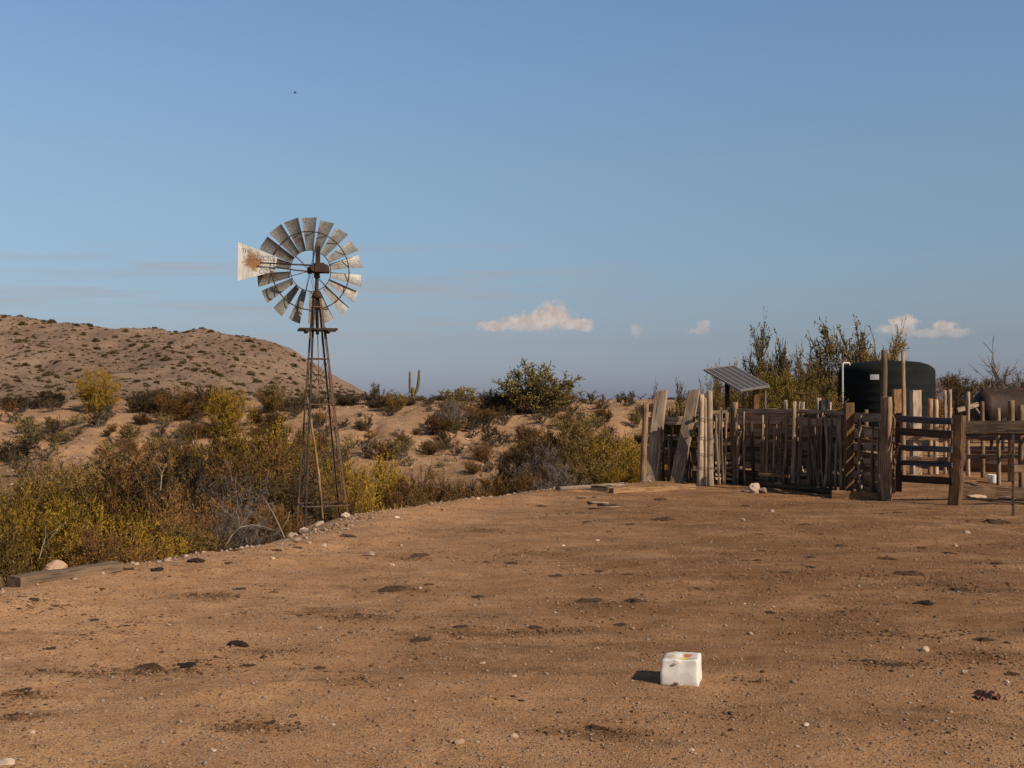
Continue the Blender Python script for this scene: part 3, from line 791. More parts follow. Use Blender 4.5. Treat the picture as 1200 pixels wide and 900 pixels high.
add_kind('Y', 3, M['bark'], M['leaf_yellow'], H=2.4, Rr=1.35, ns=15, nb=14, nt=13, nl=8, leaf=(0.033, 0.0105), spread=0.6, upb=0.42, low=0.06, base=0.42, twig=0.007)
add_kind('O', 3, M['bark'], M['leaf_olive'], H=2.4, Rr=1.4, ns=15, nb=14, nt=13, nl=7, leaf=(0.033, 0.011), spread=0.7, upb=0.35, low=0.06, base=0.42, twig=0.008)
add_kind('R', 3, M['bark'], M['leaf_rust'], H=2.2, Rr=1.35, ns=16, nb=14, nt=13, nl=6, leaf=(0.034, 0.010), spread=0.65, upb=0.42, low=0.05, base=0.42, twig=0.008)
add_kind('D', 2, M['bark'], M['leaf_dark'], H=2.0, Rr=1.3, ns=15, nb=14, nt=13, nl=6, leaf=(0.040, 0.011), spread=0.75, upb=0.25, low=0.05, base=0.42, twig=0.008)
add_kind('G', 2, M['bark_grey'], M['leaf_grey'], H=2.2, Rr=1.3, ns=16, nb=15, nt=16, nl=2, leaf=(0.06, 0.006), spread=0.7, upb=0.3, low=0.15, twig=0.009)
add_kind('F', 3, M['bark'], M['leaf_sage'], H=4.5, Rr=2.4, ns=17, nb=8, nt=18, nl=5, leaf=(0.08, 0.016), spread=0.5, upb=0.5, low=0.55, twig=0.013, stem=0.06, dome=0.42, keep=0.65, blen=0.22, ragged=0.7, base=0.25)
add_kind('K', 3, M['bark'], M['leaf_sage'], H=4.5, Rr=2.6, ns=15, nb=15, nt=13, nl=7, leaf=(0.085, 0.022), spread=0.7, upb=0.35, low=0.22, twig=0.013, stem=0.075, dome=0.45, keep=0.62, blen=0.25, ragged=0.68, base=0.3)
add_kind('P', 2, M['bark'], M['leaf_yellow2'], H=4.2, Rr=2.2, ns=12, nb=13, nt=18, nl=7, leaf=(0.07, 0.022), spread=0.6, upb=0.42, low=0.3, twig=0.010, stem=0.05, dome=0.5, keep=0.75, blen=0.26, ragged=0.55)
add_kind('T', 2, M['bark'], M['leaf_crest'], H=4.0, Rr=2.6, ns=13, nb=16, nt=12, nl=8, leaf=(0.085, 0.036), spread=0.7, upb=0.3, low=0.15, twig=0.012, stem=0.07, dome=0.5, keep=0.7)
add_kind('B', 1, M['bark_grey'], M['leaf_grey'], twf=False, H=4.2, Rr=2.6, ns=12, nb=12, nt=9, nl=0, spread=0.7, upb=0.2, low=0.3, twig=0.013, stem=0.085, dome=0.5, blen=0.26, base=0.2)
add_kind('S', 4, M['bark_grey'], M['leaf_dark'], H=0.8, Rr=0.62, ns=11, nb=8, nt=6, nl=3, leaf=(0.028, 0.011), spread=0.6, upb=0.45, low=0.15, twig=0.006, stem=0.012)
add_kind('s', 2, M['bark_grey'], M['leaf_sage'], H=0.8, Rr=0.6, ns=11, nb=8, nt=6, nl=4, leaf=(0.03, 0.012), spread=0.6, upb=0.45, low=0.15, twig=0.006, stem=0.012)

KWORD = {'Y': 'yellow-green', 'O': 'olive', 'R': 'rust-brown', 'D': 'dark brown', 'G': 'grey bare-twigged', 'S': 'grey-brown', 's': 'tawny green'}
def plant(key, X, Y, h, w, label, cat='bush', group=None, name='desert_bush', sink=0.06, parts=('stems', 'foliage')):
    """one plant: Empty at its foot > stems, foliage"""
    k = plant.n = plant.n + 1
    st, fo = KIND[key][k % len(KIND[key])]
    H, Rr = KIND[key + '_size']
    z = tz(X, Y) - sink
    root = empty(name, (X, Y, z), label, cat, group, random.uniform(0, 6.28))
    root.scale = (w / 2 / Rr, w / 2 / Rr, (h + sink) / H)
    link(parts[0], st, parent=root)
    if fo: link(parts[1], fo, parent=root)
    return root
plant.n = 0

def zone_wash(px):
    if px < 60: return 'at the left end of the wash'
    if px < 130: return 'beyond the railroad tie'
    if px < 215: return 'right of the boulder'
    if px < 290: return 'left of the grey brush'
    if px < 345: return 'just left of the windmill tower'
    if px < 450: return 'behind the windmill tower'
    if px < 560: return 'below the saguaro'
    if px < 635: return 'below the crest tree'
    return 'left of the corral posts'

THICKET = [(30,602,110,16.8,'Y'),(95,592,120,18,'Y'),(-5,612,80,15.8,'O'),(150,600,95,18.6,'Y'),(55,577,110,21.5,'Y'),(200,602,90,19.5,'R'),(250,592,90,20.5,'R'),(295,580,85,21.5,'G'),(322,592,60,20.5,'R'),
           (275,602,70,19.2,'G'),(125,616,80,16.6,'R'),(180,620,70,17.6,'Y'),(225,612,70,18.4,'O'),
           (25,555,100,27,'O'),(85,540,105,29,'O'),(140,530,110,31,'R'),(190,520,100,33,'D'),(110,562,100,25,'O'),(165,552,110,26,'R'),(225,547,110,27,'R'),(237,517,80,37,'R'),(280,506,110,37,'Y'),(325,500,85,40,'Y'),
           (285,546,110,28,'O'),(335,540,100,29,'R'),(255,565,95,24,'G'),(365,524,80,36,'O'),(398,545,70,30,'Y'),(432,538,80,31,'Y'),(418,560,70,27,'Y'),(385,568,60,26,'R'),(350,565,70,25,'D'),
           (470,552,70,30,'R'),(503,546,70,32,'R'),(540,552,80,34,'D'),(580,548,90,35,'R'),(615,552,60,35,'R'),(455,568,60,27.5,'R'),(490,570,60,29,'O'),(555,566,70,31,'R'),(130,545,80,34,'D'),(60,560,70,31,'D'),
           (310,525,80,33,'R'),(205,565,80,23.5,'D'),(150,575,90,22.5,'R'),(345,515,60,42,'O'),(225,575,90,22.5,'R'),(310,560,80,24.5,'O'),(5,575,80,23,'O'),
           (650,500,85,46,'O'),(690,494,90,44,'O'),(722,516,95,39,'Y'),(640,518,70,42,'G'),(672,522,70,37,'O'),(745,520,70,37,'Y'),(608,520,60,44,'D'),(655,540,60,34,'G'),(700,535,80,35,'O'),(735,545,60,32.5,'Y'),(625,545,60,37,'R')]
for (px, top, w, Y, k) in THICKET:
    if 448 < px < 632: top += 9; w *= 0.85
    X = (px - 600) / F * Y; z = tz(X, Y); ztop = CAM_Z - (top - HORIZ) / F * Y
    h = max(0.8, ztop - z)
    plant(k, X, Y, h, w / F * Y * (1.4 if px < 450 else 1.15), f'{"tall" if h > 2.2 else "low"} {KWORD[k]} bush in the thicket {zone_wash(px)}', 'bush', 'bushes of the wash thicket')

def zone_bank(px):
    if px < 120: return 'at the far left of the bank'
    if px < 230: return 'on the bank below the hill'
    if px < 345: return 'on the bank left of the windmill tower'
    if px < 420: return 'on the bank behind the windmill tower'
    if px < 475: return 'on the bank between windmill and saguaro'
    if px < 520: return 'on the bank below the saguaro'
    if px < 580: return 'on the bank between saguaro and crest tree'
    if px < 680: return 'on the bank below the crest tree'
    return 'on the bank left of the corral'

# named plants of the bank (px, foot py, width, height, kind, label)
BANK = [(115,482,48,46,'Y','round yellow-green bush standing alone on the left bank below the hill'),
        (268,508,52,50,'Y','tall yellow-green bush on the bank left of the windmill tower'),
        (320,482,34,32,'O','olive bush on the bank crest close to the windmill tower'),
        (212,492,60,34,'R','brown shrub row middle below the hill foot'),
        (178,484,44,30,'D','dark brown shrub between the round yellow bush and the tower'),
        (242,486,40,28,'D','dark shrub just left of the tall yellow-green bank bush'),
        (462,482,26,20,'Y','small yellow-green bush left of the saguaro'),
        (543,472,44,18,'s','wide low tawny bush on the crest between saguaro and crest tree'),
        (527,504,36,36,'G','bare brown-grey shrub on the bank below and right of the saguaro'),
        (575,480,34,20,'D','dark low shrub at the left foot of the crest tree'),
        (596,482,34,24,'D','dark shrub tucked against the crest tree'),
        (690,474,34,14,'S','low shrub on the crest right of the crest tree'),
        (735,476,30,16,'S','low shrub on the crest left of the corral corner post'),
        (505,474,24,10,'S','very low shrub on the crest right of the saguaro'),
        (440,478,20,10,'D','low dark shrub at the foot of the ocotillo'),
        (60,474,40,12,'D','low dark shrub on the crest under the hill at the left'),
        (20,476,44,12,'D','low dark shrub on the crest at the picture edge'),
        (20,540,50,22,'D','dark shrub halfway down the left bank'),
        (360,478,40,14,'D','low shrub on the crest behind the windmill tower'),
        (405,474,40,12,'D','low shrub on the crest right of the windmill tower')]
for (px, py, w, h, k, lab) in BANK:
    p = hit(px, py, 35)
    plant(k, p.x, p.y, h / F * p.y * 1.05, w / F * p.y * 1.2, lab, 'bush', None, 'desert_bush', 0.22 * h / F * p.y)

rb = random.Random(5)
cnt = 0
while cnt < 270:
    px = rb.uniform(-10, 760); py = rb.uniform(472, 560)
    p = hit(px, py, 36)
    if p.y > 105 or float(edge_dist(np.array([p.x]), np.array([p.y]))[0]) < 6: continue
    if p.z < -1.2 and rb.random() < 0.5: continue
    k = 'S' if rb.random() < 0.75 else 's'
    if rb.random() < 0.12: k = 'R'
    h = rb.uniform(0.3, 0.95) * (1.0 if rb.random() < 0.8 else 1.5)
    plant(k, p.x, p.y, h, h * rb.uniform(1.2, 1.9), f'{"knee-high" if h > 0.5 else "ankle-high"} {KWORD[k]} scrub {zone_bank(px)}, {"near the crest" if py < 500 else "on the lower slope"}', 'shrub', 'low scrub scattered over the bank', 'scrub_plant', 0.05)
    cnt += 1
# far scrub on the plain behind the bank crest
for k in range(32):
    Y = rb.uniform(80, 170); px = rb.uniform(380, 800) if k > 12 else rb.uniform(-20, 380); X = (px - 600) / F * Y
    kk = rb.choice(['D', 'D', 'O', 'R']); h = rb.uniform(0.4, 0.9)
    plant(kk, X, Y, h, h * rb.uniform(1.6, 2.6), f'distant {KWORD[kk]} scrub on the skyline {zone_bank(px).replace("on the bank ", "")}', 'shrub', 'scrub along the skyline', 'scrub_plant', 0.05)

def bank_tufts():
    rg = np.random.default_rng(51); n = 1700
    Y = rg.uniform(38, 96, n); X = rg.uniform(-0.48, 0.16, n) * Y
    k = (edge_dist(X, Y) > 5) & (vnoise(X / 5, Y / 9, 91) > -0.18); X, Y = X[k], Y[k]; Z = terrain(X, Y)
    S = 0.10 + 0.12 * rg.exponential(0.8, len(X)); S = np.minimum(S, 0.4)
    m = 42; d = norm(rg.normal(0, 1, (len(X), m, 3)) + np.array([0, 0, 1.0])); C = d * rg.uniform(0.2, 0.9, (len(X), m, 1)) * np.array([1.2, 1.2, 0.9])
    A = norm(d + rg.normal(0, 0.5, d.shape)) * 0.30; Bx = norm(np.cross(A, rg.normal(0, 1, d.shape))) * 0.035
    P = np.stack([X, Y, Z - 0.02], -1)[:, None, :]; S_ = S[:, None, None]
    V, Fq = quads_from((C * S_ + P).reshape(-1, 3), (A * S_).reshape(-1, 3), (Bx * S_).reshape(-1, 3))
    me = big_mesh('dry_grass', V, Fq, [M['leaf_dark'], M['leaf_grey'], M['leaf_sage']], mat_index=np.repeat(rg.choice([0, 1, 1, 2], len(X)), m))
    tag(link('dry_grass', me), 'dry grass tufts and twiggy litter on the bank', kind='stuff')
bank_tufts()

# hillside scrub
def hill_scrub():
    fo = []
    for s in range(4):
        rg = np.random.default_rng(900 + s); n = 190
        d = norm(rg.normal(0, 1, (n, 3))); d[:, 2] = np.abs(d[:, 2])
        C = d * np.array([1, 1, 0.8]) * rg.uniform(0.35, 1, n)[:, None]
        A = norm(rg.normal(0, 1, (n, 3)) + d) * 0.22; Bx = norm(np.cross(A, rg.normal(0, 1, (n, 3)))) * 0.10
        V, Fq = quads_from(C, A, Bx); fo.append((V, Fq))
    mes = [big_mesh('hill_shrub', V, Fq, [M['leaf_hill']]) for V, Fq in fo]
    rg = np.random.default_rng(77)
    gx, gy = np.meshgrid(np.arange(-175, -40, 2.3), np.arange(196, 340, 3.0))
    X = (gx + rg.uniform(-1.15, 1.15, gx.shape)).ravel(); Y = (gy + rg.uniform(-1.7, 1.7, gy.shape)).ravel()
    H = np.interp(X, HX, HZ)
    ok = (H > 2.4) & (X / Y > -0.5) & (X / Y < -0.13) & (rg.uniform(0, 1, len(X)) < 0.62 + 0.5 * vnoise(X / 22, Y / 22, 88)); X, Y = X[ok], Y[ok]; Z = hillz(X, Y)
    S = 0.40 + 0.36 * rg.exponential(0.6, len(X)); S = np.minimum(S, 1.3)
    order = np.argsort(-S / Y)
    ns_ = 3600; Xs = rg.uniform(-0.5, -0.13, ns_) ; Ys = rg.uniform(192, 336, ns_); Xs = Xs * Ys; Hs = np.interp(Xs, HX, HZ); k_ = Hs > 2.2; Xs, Ys = Xs[k_], Ys[k_]
    Ss = 0.10 + 0.13 * rg.exponential(0.7, len(Xs))
    scatter_lumps('hill_rocks', np.stack([Xs, Ys, hillz(Xs, Ys)], -1), Ss, [M['leaf_hill'], M['stone_dark']], rg.choice([0, 0, 1], len(Xs)), 'small rocks and tufts strewn over the hillside', 0.8)
    for i in order[:285]:
        o = link('hill_shrub', mes[i % 4], (X[i], Y[i], Z[i] - 0.15))
        o.scale = (S[i], S[i], S[i] * 1.0); o.rotation_euler = (0, 0, rg.uniform(0, 6))
        px = 600 + X[i] / Y[i] * F; f = (Z[i] - 1) / max(1, float(np.interp(X[i], HX, HZ)) - 1)
        tag(o, f'dark scrub clump on the hillside, {"near its top" if f > 0.66 else ("half way up" if f > 0.33 else "near its foot")}, {"at its left end" if px < 120 else ("at its middle" if px < 250 else "toward its right shoulder")}', 'shrub', 'scrub clumps dotted over the hill')
    V_, F_, c = [], [], 0
    for i in order[285:]:
        V, Fq = fo[i % 4]; V = V[:560]; Fq = Fq[:140]
        V_.append(V * np.array([S[i], S[i], S[i] * 0.8]) + np.array([X[i], Y[i], Z[i] - 0.1])); F_.append(Fq + c); c += len(V)
    if V_:
        tag(link('hill_undergrowth', big_mesh('hill_undergrowth', np.concatenate(V_), np.concatenate(F_), [M['leaf_hill']])), 'fine scrub speckling the hillside', kind='stuff')
hill_scrub()

# trees
def tree(key, px, top, w, Y, label, z0=None, group=None):
    X = (px - 600) / F * Y
    h = CAM_Z - (top - HORIZ) / F * Y - tz(X, Y)
    return plant(key, X, Y, h, w / F * Y, label, 'tree', group, 'desert_tree', 0.3, ('trunk', 'crown'))
p = hit(628, 484, 40)
crest = plant('T', p.x, p.y, 60 / F * p.y, 86 / F * p.y, 'broad olive desert tree on the bank crest under the cloud', 'tree', None, 'desert_tree', 0.1, ('trunk', 'crown'))
p = hit(655, 482, 40)
plant('O', p.x, p.y, 34 / F * p.y, 44 / F * p.y, 'olive bush crowding the right side of the crest tree', 'bush')
tree('K', 903, 390, 74, 47, 'tawny airy-crowned tree directly right of the solar panel')
tree('P', 893, 428, 70, 43, 'yellow-green tree low behind the solar panel')
tree('K', 941, 402, 54, 48, 'narrow airy-crowned tree between the solar panel tree and the tall tree')
tree('P', 928, 432, 60, 44, 'low yellow-green tree behind the middle of the corral fence')
tree('K', 992, 370, 104, 55, 'tallest spreading tree left of the dark green water tank')
tree('K', 1032, 376, 70, 58, 'spreading tree rising behind the dark green water tank')
tree('O', 960, 452, 70, 42, 'bushy olive tree at the foot of the tallest spreading tree')
tree('K', 850, 419, 50, 52, 'pale airy tree behind the solar panel, left of it')
tree('P', 800, 444, 44, 48, 'small yellow-green tree above the leaning corral posts')
tree('O', 775, 458, 40, 50, 'low olive tree behind the left corral posts')
tree('O', 835, 452, 46, 46, 'low olive tree below the solar panel')
tree('B', 1192, 394, 112, 52, 'bare grey tree behind the rusty tank')
tree('B', 1150, 436, 50, 58, 'small bare tree left of the rusty tank')
tree('D', 1128, 452, 46, 54, 'brown twiggy tree between the green tank and the rusty tank')
tree('R', 1085, 462, 70, 60, 'low brown brush behind the green water tank')
for k in range(10):
    Y = 62 + 5 * k; px = 800 + 46 * k; X = (px - 600) / F * Y
    plant('O' if k % 2 else 'R', X, Y, 2.2, 4.5, f'{"olive" if k % 2 else "rust-brown"} brush standing behind the corral', 'bush', 'brush behind the corral')

# saguaro
def saguaro():
    p = hit(484, 470, 60, 130); 
    s = p.y / F
    root = empty('saguaro', p, 'two-armed saguaro cactus standing on the bank crest', 'cactus')
    def rib(name, pts, rad):
        n = 20; mb = MB(); mb.tube(pts, rad, n)
        o = mb.build(name, M['cactus'], root, p, True)
        for i, v in enumerate(o.data.vertices):
            pass
        return o
    def W(px, py): return Vector(p) + Vector(((px - 484) * s, 0, (470 - py) * s))
    rib('trunk', [W(484, 474), W(484, 466), W(484, 458), W(484, 454.5), W(484, 453.5)], [2.5 * s, 2.6 * s, 2.4 * s, 1.8 * s, 0.4 * s])
    rib('arm', [W(483, 461), W(481, 459), W(480.3, 455), W(480.3, 445), W(480.3, 437), W(480.3, 435)], [1.3 * s, 1.5 * s, 1.5 * s, 1.4 * s, 1.2 * s, 0.3 * s])
    rib('arm', [W(485, 462), W(488, 458.5), W(489.7, 453), W(490.8, 444), W(491.2, 435), W(491.3, 433)], [1.4 * s, 1.8 * s, 1.8 * s, 1.7 * s, 1.3 * s, 0.3 * s])
saguaro()
def ocotillo():
    p = hit(437, 474, 60, 120); s = p.y / F; mb = MB()
    for k in range(11):
        a = k * 0.9; sp = random.uniform(1, 7); h = random.uniform(16, 29)
        pts = [Vector(p) + Vector((math.cos(a) * sp * s * t ** 1.3, math.sin(a) * sp * s * t ** 1.3, h * s * t)) for t in (0, .35, .7, 1)]
        mb.tube(pts, [0.55 * s, 0.45 * s, 0.3 * s, 0.1 * s], 4)
    tag(mb.build('ocotillo', M['bark_grey'], None, p), 'spindly leafless ocotillo between windmill and saguaro', 'cactus')
ocotillo()
for px, lab in ((707, 'dark stub post on the skyline, left one of the two'), (724, 'dark stub post on the skyline, right one of the two')):
    p = hit(px, 472, 60, 130); s = p.y / F
    o = timber('skyline_post', p - Vector((0, 0, 0.2)), p + Vector((0, 0, 10 * s)), 3 * s, 3 * s, M['dark_wood'], None, rnd=True)
    tag(o, lab, 'post')

# dead branches in the thicket
def branch(pts, Y, r, label):
    mb = MB(); P = [at(px, py, Y + k * 0.12) for k, (px, py) in enumerate(pts)]
    mb.tube(P, list(np.linspace(r, r * 0.35, len(P))), 6)
    mid = P[len(P) // 2]; 
    for k in range(2):
        q = P[1 + k % (len(P) - 1)]; e = q + Vector((random.uniform(-.25, .25), 0.1, random.uniform(.15, .35)))
        mb.tube([q, (q + e) / 2 + Vector((0.03, 0, 0.02)), e], [r * 0.5, r * 0.4, r * 0.15], 5)
    tag(mb.build('dead_branch', M['bark_pale'], None, P[0], True), label, 'branch')
branch([(335, 634), (330, 622), (321, 603), (312, 588), (307, 580)], 18.0, 0.013, 'pale dead branch leaning left beside the tower foot')
branch([(264, 640), (272, 627), (281, 618), (295, 615), (310, 617), (320, 622)], 18.0, 0.011, 'pale dead branch arching over the grey brush')
branch([(188, 575), (189, 565), (190, 555), (194, 546)], 22.0, 0.014, 'short pale dead stick upright in the middle of the thicket')
branch([(46, 655), (50, 640), (54, 628), (53, 615)], 14.6, 0.008, 'pale bare stem in the bushes behind the railroad tie')

# ------------------------------------------------------------------ windmill
def windmill():
    Y0 = 21.0; s = Y0 / F
    base = at(378, 600, Y0)
    base.z = tz(base.x, base.y)
    root = empty('windmill', base, 'old steel farm windmill with rusty vane and slim lattice tower at the yard edge', 'windmill')
    B = lambda name, mb, mats, par=root, smooth=False: mb.build(name, mats, par, world_loc(par), smooth)
    zpy = lambda py: CAM_Z - (py - HORIZ) * s
    def axis(z):     # centre line and half diagonal of the tower
        py = HORIZ - (z - CAM_Z) / s
        cx = np.interp(py, [316, 345, 387, 600, 660], [370.5, 371, 372, 378, 379.6])
        d = np.interp(py, [300, 345, 387, 600, 680], [3.0, 5.5, 11.0, 36.0, 45.4])
        return Vector(((cx - 600) * s, Y0, z)), d * s
    ang = R(24); dirs = [(-math.sin(ang), -math.cos(ang)), (math.cos(ang), -math.sin(ang)), (math.sin(ang), math.cos(ang)), (-math.cos(ang), math.sin(ang))]
    def leg_pt(k, z):
        c, d = axis(z); return c + Vector((dirs[k][0] * d, dirs[k][1] * d, 0))
    # angle-iron legs
    for k in range(4):
        foot = leg_pt(k, -0.2); zf = tz(foot.x, foot.y) - 0.18
        P = [leg_pt(k, z) for z in (zf, 0.6, 1.5, zpy(387), zpy(345))]
        mb = MB()
        dx = Vector((-dirs[k][0], -dirs[k][1], 0)); side = Vector((dx.y, -dx.x, 0))
        a1 = (dx + side).normalized(); a2 = (dx - side).normalized(); w = 0.036; t = 0.007
        for aa, bb in ((a1, a2), (a2, a1)):
            vs = []
            for p in P:
                for q in ((0, 0), (w, 0), (w, t), (0, t)):
                    vs.append(p + aa * q[0] + bb * q[1] * 1.0)
            fs = []
            for i in range(len(P) - 1):
                for j in range(4):
                    j2 = (j + 1) % 4; fs.append((i * 4 + j, i * 4 + j2, i * 4 + 4 + j2, i * 4 + 4 + j))
            fs += [(3, 2, 1, 0), tuple((len(P) - 1) * 4 + j for j in range(4))]
            mb.add(vs, fs)
        B('leg', mb, M['dark_steel'] if k == 0 else M['leg_steel'])
    # girts round the tower and diagonal braces
    for py in (360, 420.6, 474, 594):
        mb = MB(); z = zpy(py)
        if py == 594: z = max(z, 0.06)
        for k in range(4):
            a, b = leg_pt(k, z), leg_pt((k + 1) % 4, z)
            mb.tube([a, b], 0.013, 6)
        B('girt', mb, M['leg_steel'])
    mb = MB()
    for (pa, pb) in ((594, 474), (474, 420.6)):
        for k in range(4):
            a, b = leg_pt(k, zpy(pa)), leg_pt((k + 1) % 4, zpy(pb)); mb.tube([a, b], 0.0045, 5)
            a, b = leg_pt((k + 1) % 4, zpy(pa)), leg_pt(k, zpy(pb)); mb.tube([a, b], 0.0045, 5)
    B('brace_rods', mb, M['dark_steel'])
    # platform of planks
    zc = zpy(386.5); c, _ = axis(zc); mb = MB()
    Mz = Matrix.Rotation(ang * 0.55, 3, 'Z')
    for q in (-0.27, -0.16, 0.16, 0.27):
        mb.box(c + Mz @ Vector((0, q, 0.0)), (0.70, 0.085, 0.034), Mz)
    for q in (-0.20, 0.20):
        mb.box(c + Mz @ Vector((q, 0, -0.036)), (0.06, 0.64, 0.034), Mz)
    B('platform', mb, M['dark_wood'])
    # ladder up the right face
    lad = MB(); 
    def lp(z, f):
        a, b = leg_pt(1, z), leg_pt(2, z); return a + (b - a) * f + Vector((0.02, -0.02, 0))
    z0, z1 = 0.15, zc + 0.05
    for f in (0.22, 0.62): lad.tube([lp(z0, f), lp((z0 + z1) / 2, f), lp(z1, f)], 0.009, 6)
    z = z0 + 0.1
    while z < z1 - 0.05:
        lad.tube([lp(z, 0.22), lp(z, 0.62)], 0.0075, 5); z += 0.205
    B('ladder', lad, M['rust'])
    # pump rod pole inside the tower
    mb = MB(); pts = [at(379.5, 600, Y0), at(374, 560, Y0), at(369, 522, Y0), at(364, 492, Y0), at(360, 465, Y0)]
    pts[0].z = tz(pts[0].x, Y0) - 0.05
    mb.tube(pts, [0.026, 0.025, 0.024, 0.023, 0.02], 8); B('pump_pole', mb, M['tan_wood'], smooth=True)
    mb = MB(); mb.tube([axis(zpy(590))[0], axis(zpy(470))[0], axis(zpy(330))[0]], 0.008, 6); B('pump_rod', mb, M['rust'])
    # mast
    hub_c = at(371.5, 315.5, Y0)
    mb = MB(); mb.tube([axis(zpy(392))[0], axis(zpy(345))[0], hub_c + Vector((0, 0, -0.1))], [0.03, 0.032, 0.034], 10)
    mb.tube([axis(zpy(346))[0] + Vector((0, 0, -0.05)), axis(zpy(341))[0]], [0.10, 0.05], 10)
    B('mast', mb, M['rust_dark'], smooth=True)
    # gear case
    yaw = R(24); ax = Vector((-math.sin(yaw), math.cos(yaw), 0)); hz = Vector((math.cos(yaw), math.sin(yaw), 0)); up = Vector((0, 0, 1))
    Mg = Matrix((hz, ax, up)).transposed()
    mb = MB()
    mb.box(hub_c + Mg @ Vector((0.02, -0.03, 0.0)), (0.20, 0.30, 0.13), Mg)
    mb.box(hub_c + Mg @ Vector((0.03, -0.02, 0.085)), (0.15, 0.22, 0.05), Mg)
    mb.tube([hub_c + Mg @ Vector((-0.12, -0.1, -0.03)), hub_c + Mg @ Vector((0.20, -0.1, -0.03))], [0.055, 0.055], 14)
    mb.tube([hub_c + Mg @ Vector((0.12, -0.14, 0.01)), hub_c + Mg @ Vector((0.12, 0.12, 0.01))], [0.075, 0.075], 16)
    mb.tube([hub_c + Mg @ Vector((-0.10, -0.16, 0.0)), hub_c + Mg @ Vector((-0.10, 0.10, 0.0))], [0.06, 0.06], 14)
    mb.tube([hub_c + Mg @ Vector((0, 0, -0.16)), hub_c + Mg @ Vector((0, 0, -0.04))], [0.06, 0.045], 12)
    mb.tube([hub_c + Mg @ Vector((0, 0.1, 0)), hub_c + Mg @ Vector((0, 0.50, 0))], 0.022, 10)
    gc = B('gear_case', mb, M['rust_dark'])
    mb = MB()
    mb.tube([hub_c + Vector((-0.06, -0.05, 0.05)), hub_c + Vector((-0.06, -0.05, 0.44))], 0.012, 6)
    mb.box(hub_c + Vector((0.02, -0.02, 0.26)), (0.085, 0.02, 0.34))
    B('guide_bracket', mb, [M['rust_dark']])
    # furl wires
    mb = MB()
    mb.tube([hub_c + Vector((-0.10, -0.02, -0.06)), hub_c + Vector((-0.03, -0.05, -0.38)), axis(zpy(388))[0] + Vector((-0.09, -0.06, 0))], 0.004, 4)
    mb.tube([hub_c + Vector((-0.14, 0, -0.06)), hub_c + Vector((-0.05, -0.05, -0.42))], 0.004, 4)
    B('furl_wire', mb, M['dark_steel'])
    # wheel
    W0 = hub_c + ax * 0.50 + up * 0.02; Rw = 1.005
    wroot = B('wheel', (lambda m: (m.tube([W0 - ax * 0.07, W0 + ax * 0.07], [0.055, 0.055], 14), m)[1])(MB()), M['rust'])
    def pol(r, phi, off=0.0): return W0 + hz * (r * math.cos(phi)) + up * (r * math.sin(phi)) + ax * off
    for nm, rr, off, th in (('inner_ring', 0.385 * Rw, -0.03, 0.0075), ('outer_ring', 0.735 * Rw, -0.045, 0.011)):
        mb = MB(); n = 54; pts = [pol(rr, 2 * math.pi * k / n, off) for k in range(n + 1)]
        mb.tube(pts, th, 6, caps=False); B(nm, mb, M['dark_steel'], wroot)
    mb = MB()
    for k in range(6):
        phi = 2 * math.pi * k / 6 + 0.3
        mb.tube([pol(0.05, phi, -0.05), pol(0.385 * Rw, phi, -0.03)], 0.006, 5)
        mb.tube([pol(0.05, phi, 0.06), pol(0.735 * Rw, phi, -0.03)], 0.005, 5)
    B('spokes', mb, M['dark_steel'], wroot)
    rg = random.Random(3)
    pitch = R(33)
    for k in range(18):
        phi = R(92 - 20 * k) + R(rg.uniform(-1.7, 1.7)); pj = R(rg.uniform(-5, 5)); mb = MB(); vs = []; fs = []
        nr_, nc = 7, 6
        for i in range(nr_):
            t = i / (nr_ - 1); rr = Rw * (0.39 + 0.61 * t); ch = 0.150 + (0.298 - 0.150) * t
            pt = pitch + pj + R(9) * (1 - t) + R(rg.uniform(-.8, .8))
            for j in range(nc):
                u = j / (nc - 1) - 0.5
                radial = hz * math.cos(phi) + up * math.sin(phi); tang = -hz * math.sin(phi) + up * math.cos(phi)
                chd = tang * math.cos(pt) + ax * math.sin(pt); nrm = ax * math.cos(pt) - tang * math.sin(pt)
                camb = 0.16 * ch * (0.25 - u * u) * 4 * 0.5
                p = W0 + radial * rr + chd * (u * ch) + nrm * camb + radial * (0.012 * (0.25 - u * u) if i == nr_ - 1 else 0)
                vs.append(p)
        n0 = len(vs); nv = [v + ax * 0.003 for v in vs]
        for i in range(nr_ - 1):
            for j in range(nc - 1):
                a = i * nc + j; fs.append((a, a + 1, a + nc + 1, a + nc)); fs.append((n0 + a + nc, n0 + a + nc + 1, n0 + a + 1, n0 + a))
        rim = [j for j in range(nc)] + [i * nc + nc - 1 for i in range(1, nr_)] + [(nr_ - 1) * nc + j for j in range(nc - 2, -1, -1)] + [i * nc for i in range(nr_ - 2, 0, -1)]
        for a, b in zip(rim, rim[1:] + rim[:1]): fs.append((a, n0 + a, n0 + b, b))
        mb.add(vs + nv, fs)
        b = B('blade', mb, M['galv'], wroot)
    # vane, furled beside the wheel
    Yv = 20.75
    def V(px, py, dy=0): return at(px, py, Yv + dy)
    cor = [((279.3, 283.3), (278.6, 329)), ((300, 291.2), (300, 323.4)), ((324.5, 301.5), (321.5, 318))]
    mb = MB(); vs = []; nrow, ncol = 9, 10
